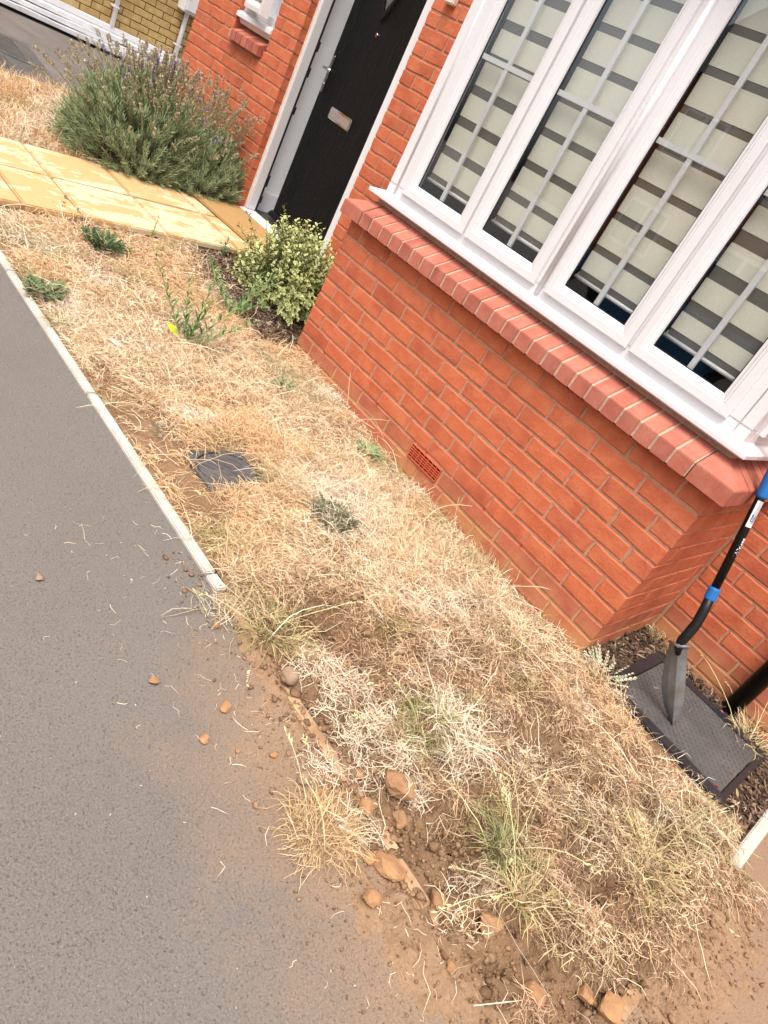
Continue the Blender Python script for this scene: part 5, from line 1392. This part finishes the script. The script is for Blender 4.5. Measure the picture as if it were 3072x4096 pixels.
for k in range(per):
    t_ = k / per * .115; pos = p1 - axn * t_
    aa = k * 1.57 + rng.normal(0, .3, ns) ; u_ = nrm(np.cross(axn, np.array([.2, .4, .8]) + np.zeros((ns, 3)))); w_ = np.cross(axn, u_)
    side = u_ * np.cos(aa)[:, None] + w_ * np.sin(aa)[:, None]
    c = (np.array([.20, .25, .11]) * (1 - tone[:, None]) + np.array([.36, .42, .23]) * tone[:, None]) * rng.uniform(.75, 1.25, (ns, 1))
    dead = (tone < .36) & (k > per * .55); c[dead] = np.array([.26, .20, .12])
    b.add(*leaves(pos, side * (.55 + .02 * k) + axn * .85 + np.array([0, 0, .15]), axn + rdir(ns) * .3, rng.uniform(.028, .05, ns), np.full(ns, .0048), NARROW_V, NARROW_Q, np.repeat(c[:, None], 6, 1)))
b.mesh('foliage', M['herb'], lv)
nf = 620
sec = rng.random(nf) < .22; lx0 = np.where(sec, -2.13, lx0 - .02); ly0 = np.where(sec, .42, ly0 - .05)
a = rng.uniform(0, 6.28, nf); ph = np.arccos(rng.uniform(.0, .96, nf)) ; ph = np.clip(ph, .25, 1.52)
s0 = np.stack([lx0 + .30 * np.cos(a) * np.cos(ph), ly0 + .38 * np.sin(a) * np.cos(ph), lz0 + .12 + .32 * np.sin(ph)], -1)
ext = rng.uniform(.82, 1.08, nf)
s1 = np.stack([lx0 + np.where(np.cos(a) > 0, .50, .72) * np.cos(a) * np.cos(ph) * ext, ly0 + .78 * np.sin(a) * np.cos(ph) * ext, lz0 + .12 + .62 * np.sin(ph) ** .75 * ext], -1)
s1[:, 1] = np.minimum(s1[:, 1], .650 - .05 * rng.random(nf))
grn = rng.random((nf, 1)); c = np.array([.33, .31, .16]) * (1 - grn) + np.array([.23, .27, .12]) * grn
b = Bag(); mid = (s0 + s1) / 2 + rng.normal(0, .012, (nf, 3))
b.add(*tri_tube(s0, mid, np.full(nf, .0014), np.full(nf, .0012), c)); b.add(*tri_tube(mid, s1, np.full(nf, .0012), np.full(nf, .001), c)); b.mesh('flower_stalks', M['herb'], lv)
b = Bag(); pb_ = Bag(); axn = nrm(s1 - mid); purple = rng.random(nf) < .022
for whorl in range(6):
    off = .008 - whorl * .0095 - (.012 if whorl == 5 else 0)
    for k in range(7):
        side = nrm(np.cross(axn, rdir(nf))); pos = s1 + axn * off
        c = np.array([.50, .41, .28]) * rng.uniform(.7, 1.2, (nf, 1)); cp_ = np.array([.20, .13, .36]) * rng.uniform(.8, 1.2, (nf, 1))
        L1, W1_ = rng.uniform(.008, .014, nf), np.full(nf, .007)
        for bg_, mk, cc in ((b, ~purple, c), (pb_, purple, cp_)):
            V, Q, C = leaves(pos[mk], (side + axn * .75)[mk], rdir(mk.sum()), L1[mk], W1_[mk], NARROW_V, NARROW_Q, np.repeat(cc[mk][:, None], 6, 1)); bg_.add(V, Q, C)
b.mesh('seed_heads', M['herb'], lv); tag(pb_.mesh('purple_flowers', M['herb'], lv), kind='stuff')

# ------------------------------------------------------------------ stones, clods, stick, feather
def stone(x, y, r_, mat, label, cat='stone', flat=.7, name='stone', z=None, seed=1, rough=.16, sx=1.0, sub=3, sink=.25):
    zb = max(hz1(x, y), G) if z is None else z
    bm = bmesh.new(); bmesh.ops.create_icosphere(bm, subdivisions=sub, radius=r_)
    R_ = np.random.default_rng(seed); nd = 9 if rough < .12 else 13; dirs_ = nrm(R_.normal(size=(nd, 3))); off_ = R_.uniform(*((.72, .98, nd) if rough < .12 else (.48, .85, nd)))
    rz = R_.uniform(0, 3.14)
    for v_ in bm.verts:
        d = np.array(v_.co) / r_; k = 1.0
        for dv, of in zip(dirs_, off_):
            q = d @ dv
            if q > .05: k = min(k, of / q)
        k *= 1 + rough * .5 * (float(vnoise(np.array([d[0] * 3 + 9 + seed]), np.array([d[1] * 3 + d[2] * 2.3]), seed)[0]) - .5)
        p = d * k * r_; p[0] *= sx; p[2] *= flat
        v_.co = (p[0] * math.cos(rz) - p[1] * math.sin(rz), p[0] * math.sin(rz) + p[1] * math.cos(rz), p[2])
    zmin = min(v_.co.z for v_ in bm.verts)
    for v_ in bm.verts: v_.co.z -= zmin * (1 - sink)
    me = bpy.data.meshes.new(name); bm.to_mesh(me); bm.free(); me.materials.append(mat)
    me.polygons.foreach_set('use_smooth', [rough < .12] * len(me.polygons))
    o = place(me, name, None, (x, y, zb)); return tag(o, label, cat)
so, sg, sc_ = M['stone_o'], M['stone_g'], M['stone_c']
stone(1.53, -.56, .026, so, 'egg shaped orange stone lying on the dry lawn', sx=1.35, seed=2, rough=.05, z=hz1(1.53, -.56) + .012)
stone(1.865, -1.245, .026, sg, 'round grey brown pebble on the soil beside the buried kerb', flat=.9, seed=3, rough=.05, sink=.2)
stone(2.24, -1.16, .038, sc_, 'large crumbly earth clod standing above the uprooted tuft', 'clod', .9, 'earth_clod', seed=4, rough=.4, sx=1.2)
stone(2.245, -1.275, .019, so, 'smooth orange pebble between uprooted tuft and large clod', flat=.8, seed=5, rough=.05, sx=1.2)
stone(2.365, -1.295, .034, so, 'long flat orange brown rock near the pale stick', flat=.6, seed=6, sx=1.5)
stone(2.335, -1.325, .018, so, 'angular brown stone next to the long flat rock', flat=.75, seed=16)
stone(2.41, -1.385, .022, so, 'angular orange stone alone on the dusty tarmac edge', seed=7)
stone(1.77, -1.57, .013, so, 'small square orange stone far out on the tarmac', seed=8, z=G, sink=.05)
stone(1.885, -1.44, .018, so, 'flat orange chip with dust round it on the tarmac', flat=.45, seed=9, z=G, sink=.05)
stone(1.945, -1.525, .014, so, 'flat orange stone on the tarmac, nearest the middle of the road', flat=.5, seed=10, z=G, sx=1.3, sink=.05)
stone(1.40, -1.705, .012, sg, 'lone brown pebble on the tarmac near the left edge of the picture', seed=11, z=G, sx=1.3, sink=.05)
stone(1.645, -1.335, .012, so, 'small orange cube of stone just off the broken kerb end', seed=12, z=G, sink=.05)
stone(1.885, -.85, .021, sg, 'pale brown stone in the turned turf above the bare soil', seed=13)
stone(2.72, -1.165, .030, so, 'orange rock at the bottom edge of the picture, left of the big pointed rock', seed=14)
stone(2.84, -1.02, .036, so, 'big pointed orange rock at the bottom edge of the soil heap', seed=15, sx=1.3)
stone(2.79, -1.04, .026, so, 'flat orange rock touching the big pointed rock at the bottom edge', flat=.6, seed=17)
stone(2.12, -1.36, .016, sg, 'smooth grey pebble behind the uprooted tuft on the tarmac', seed=18, rough=.05)
stone(2.04, -1.395, .012, so, 'speckled cream stone on the dust left of the uprooted tuft', seed=19)
stone(2.05, -.80, .020, so, 'orange stone half hidden in turf near the bay wall end', seed=20)
stone(2.62, -.68, .020, so, 'orange brown stone in turf left of the chamber frame', seed=21)
stone(2.48, -1.24, .026, sc_, 'rounded earth clod on the dug soil below the flat rock', 'clod', .85, 'earth_clod', seed=22, rough=.35)
stone(2.58, -1.16, .034, sc_, 'broad earth clod at the front of the dug soil', 'clod', .75, 'earth_clod', seed=23, rough=.4)
stone(2.30, -1.20, .024, sc_, 'earth clod just below the largest clod', 'clod', .8, 'earth_clod', seed=24, rough=.4)
stone(2.16, -1.22, .016, so, 'squarish orange stone behind the smooth orange pebble', seed=25)
stone(2.0, -1.47, .008, so, 'tiny orange stone chip on the tarmac beside the flat chip', seed=26, z=G, sink=.05)
stone(2.13, -1.50, .009, so, 'small brown stone on open tarmac left of the uprooted tuft', seed=27, z=G, sink=.05)
R_ = random.Random(9)
for i in range(16):
    x = R_.uniform(1.75, 2.95); y = R_.uniform(-1.36, -1.0)
    stone(x, y, R_.uniform(.007, .016), R_.choice([so, sc_, sc_]), 'one of many brown stones half buried in the dug soil', flat=R_.uniform(.6, .9), seed=40 + i, sub=2)['group'] = 'small stones in the dug soil'
stk_ = empty('pale_stick', (2.285, -1.33, hz1(2.285, -1.33)), 'short pale hollow stalk lying on the soil by the uprooted tuft', 'stick')
za, zb_ = hz1(2.25, -1.355) + .006, hz1(2.325, -1.305) + .006
MB().tube([(2.25, -1.355, za), (2.285, -1.332, max(za, zb_) + .002), (2.325, -1.305, zb_)], [.0035, .0038, .0034], 8).build('stalk', M['seal'], stk_, smooth=True)
fx, fy = .19, -1.05; fz = hz1(fx, fy) + .02
fe = empty('white_feather', (fx, fy, fz - .02), 'small white feather caught in the dry grass near the kerb', 'feather')
pos = np.array([[fx - .028 + i * .0035, fy - .006 + .0015 * i, fz + .004 * math.sin(i / 5)] for i in range(16)]); n = 16
for s_ in (1, -1):
    V, Q, C = leaves(pos, np.tile(np.array([[.75, s_ * .8, .3]]), (n, 1)), np.tile(np.array([[0, 0, 1.]]), (n, 1)), np.full(n, .020), np.full(n, .006), NARROW_V, NARROW_Q, np.full((n, 6, 3), .78))
    np_mesh('vane', V, Q, M['herb'], fe, col=C)
MB().tube([tuple(p) for p in pos], .0007, 5).build('quill', M['white_print'], fe)
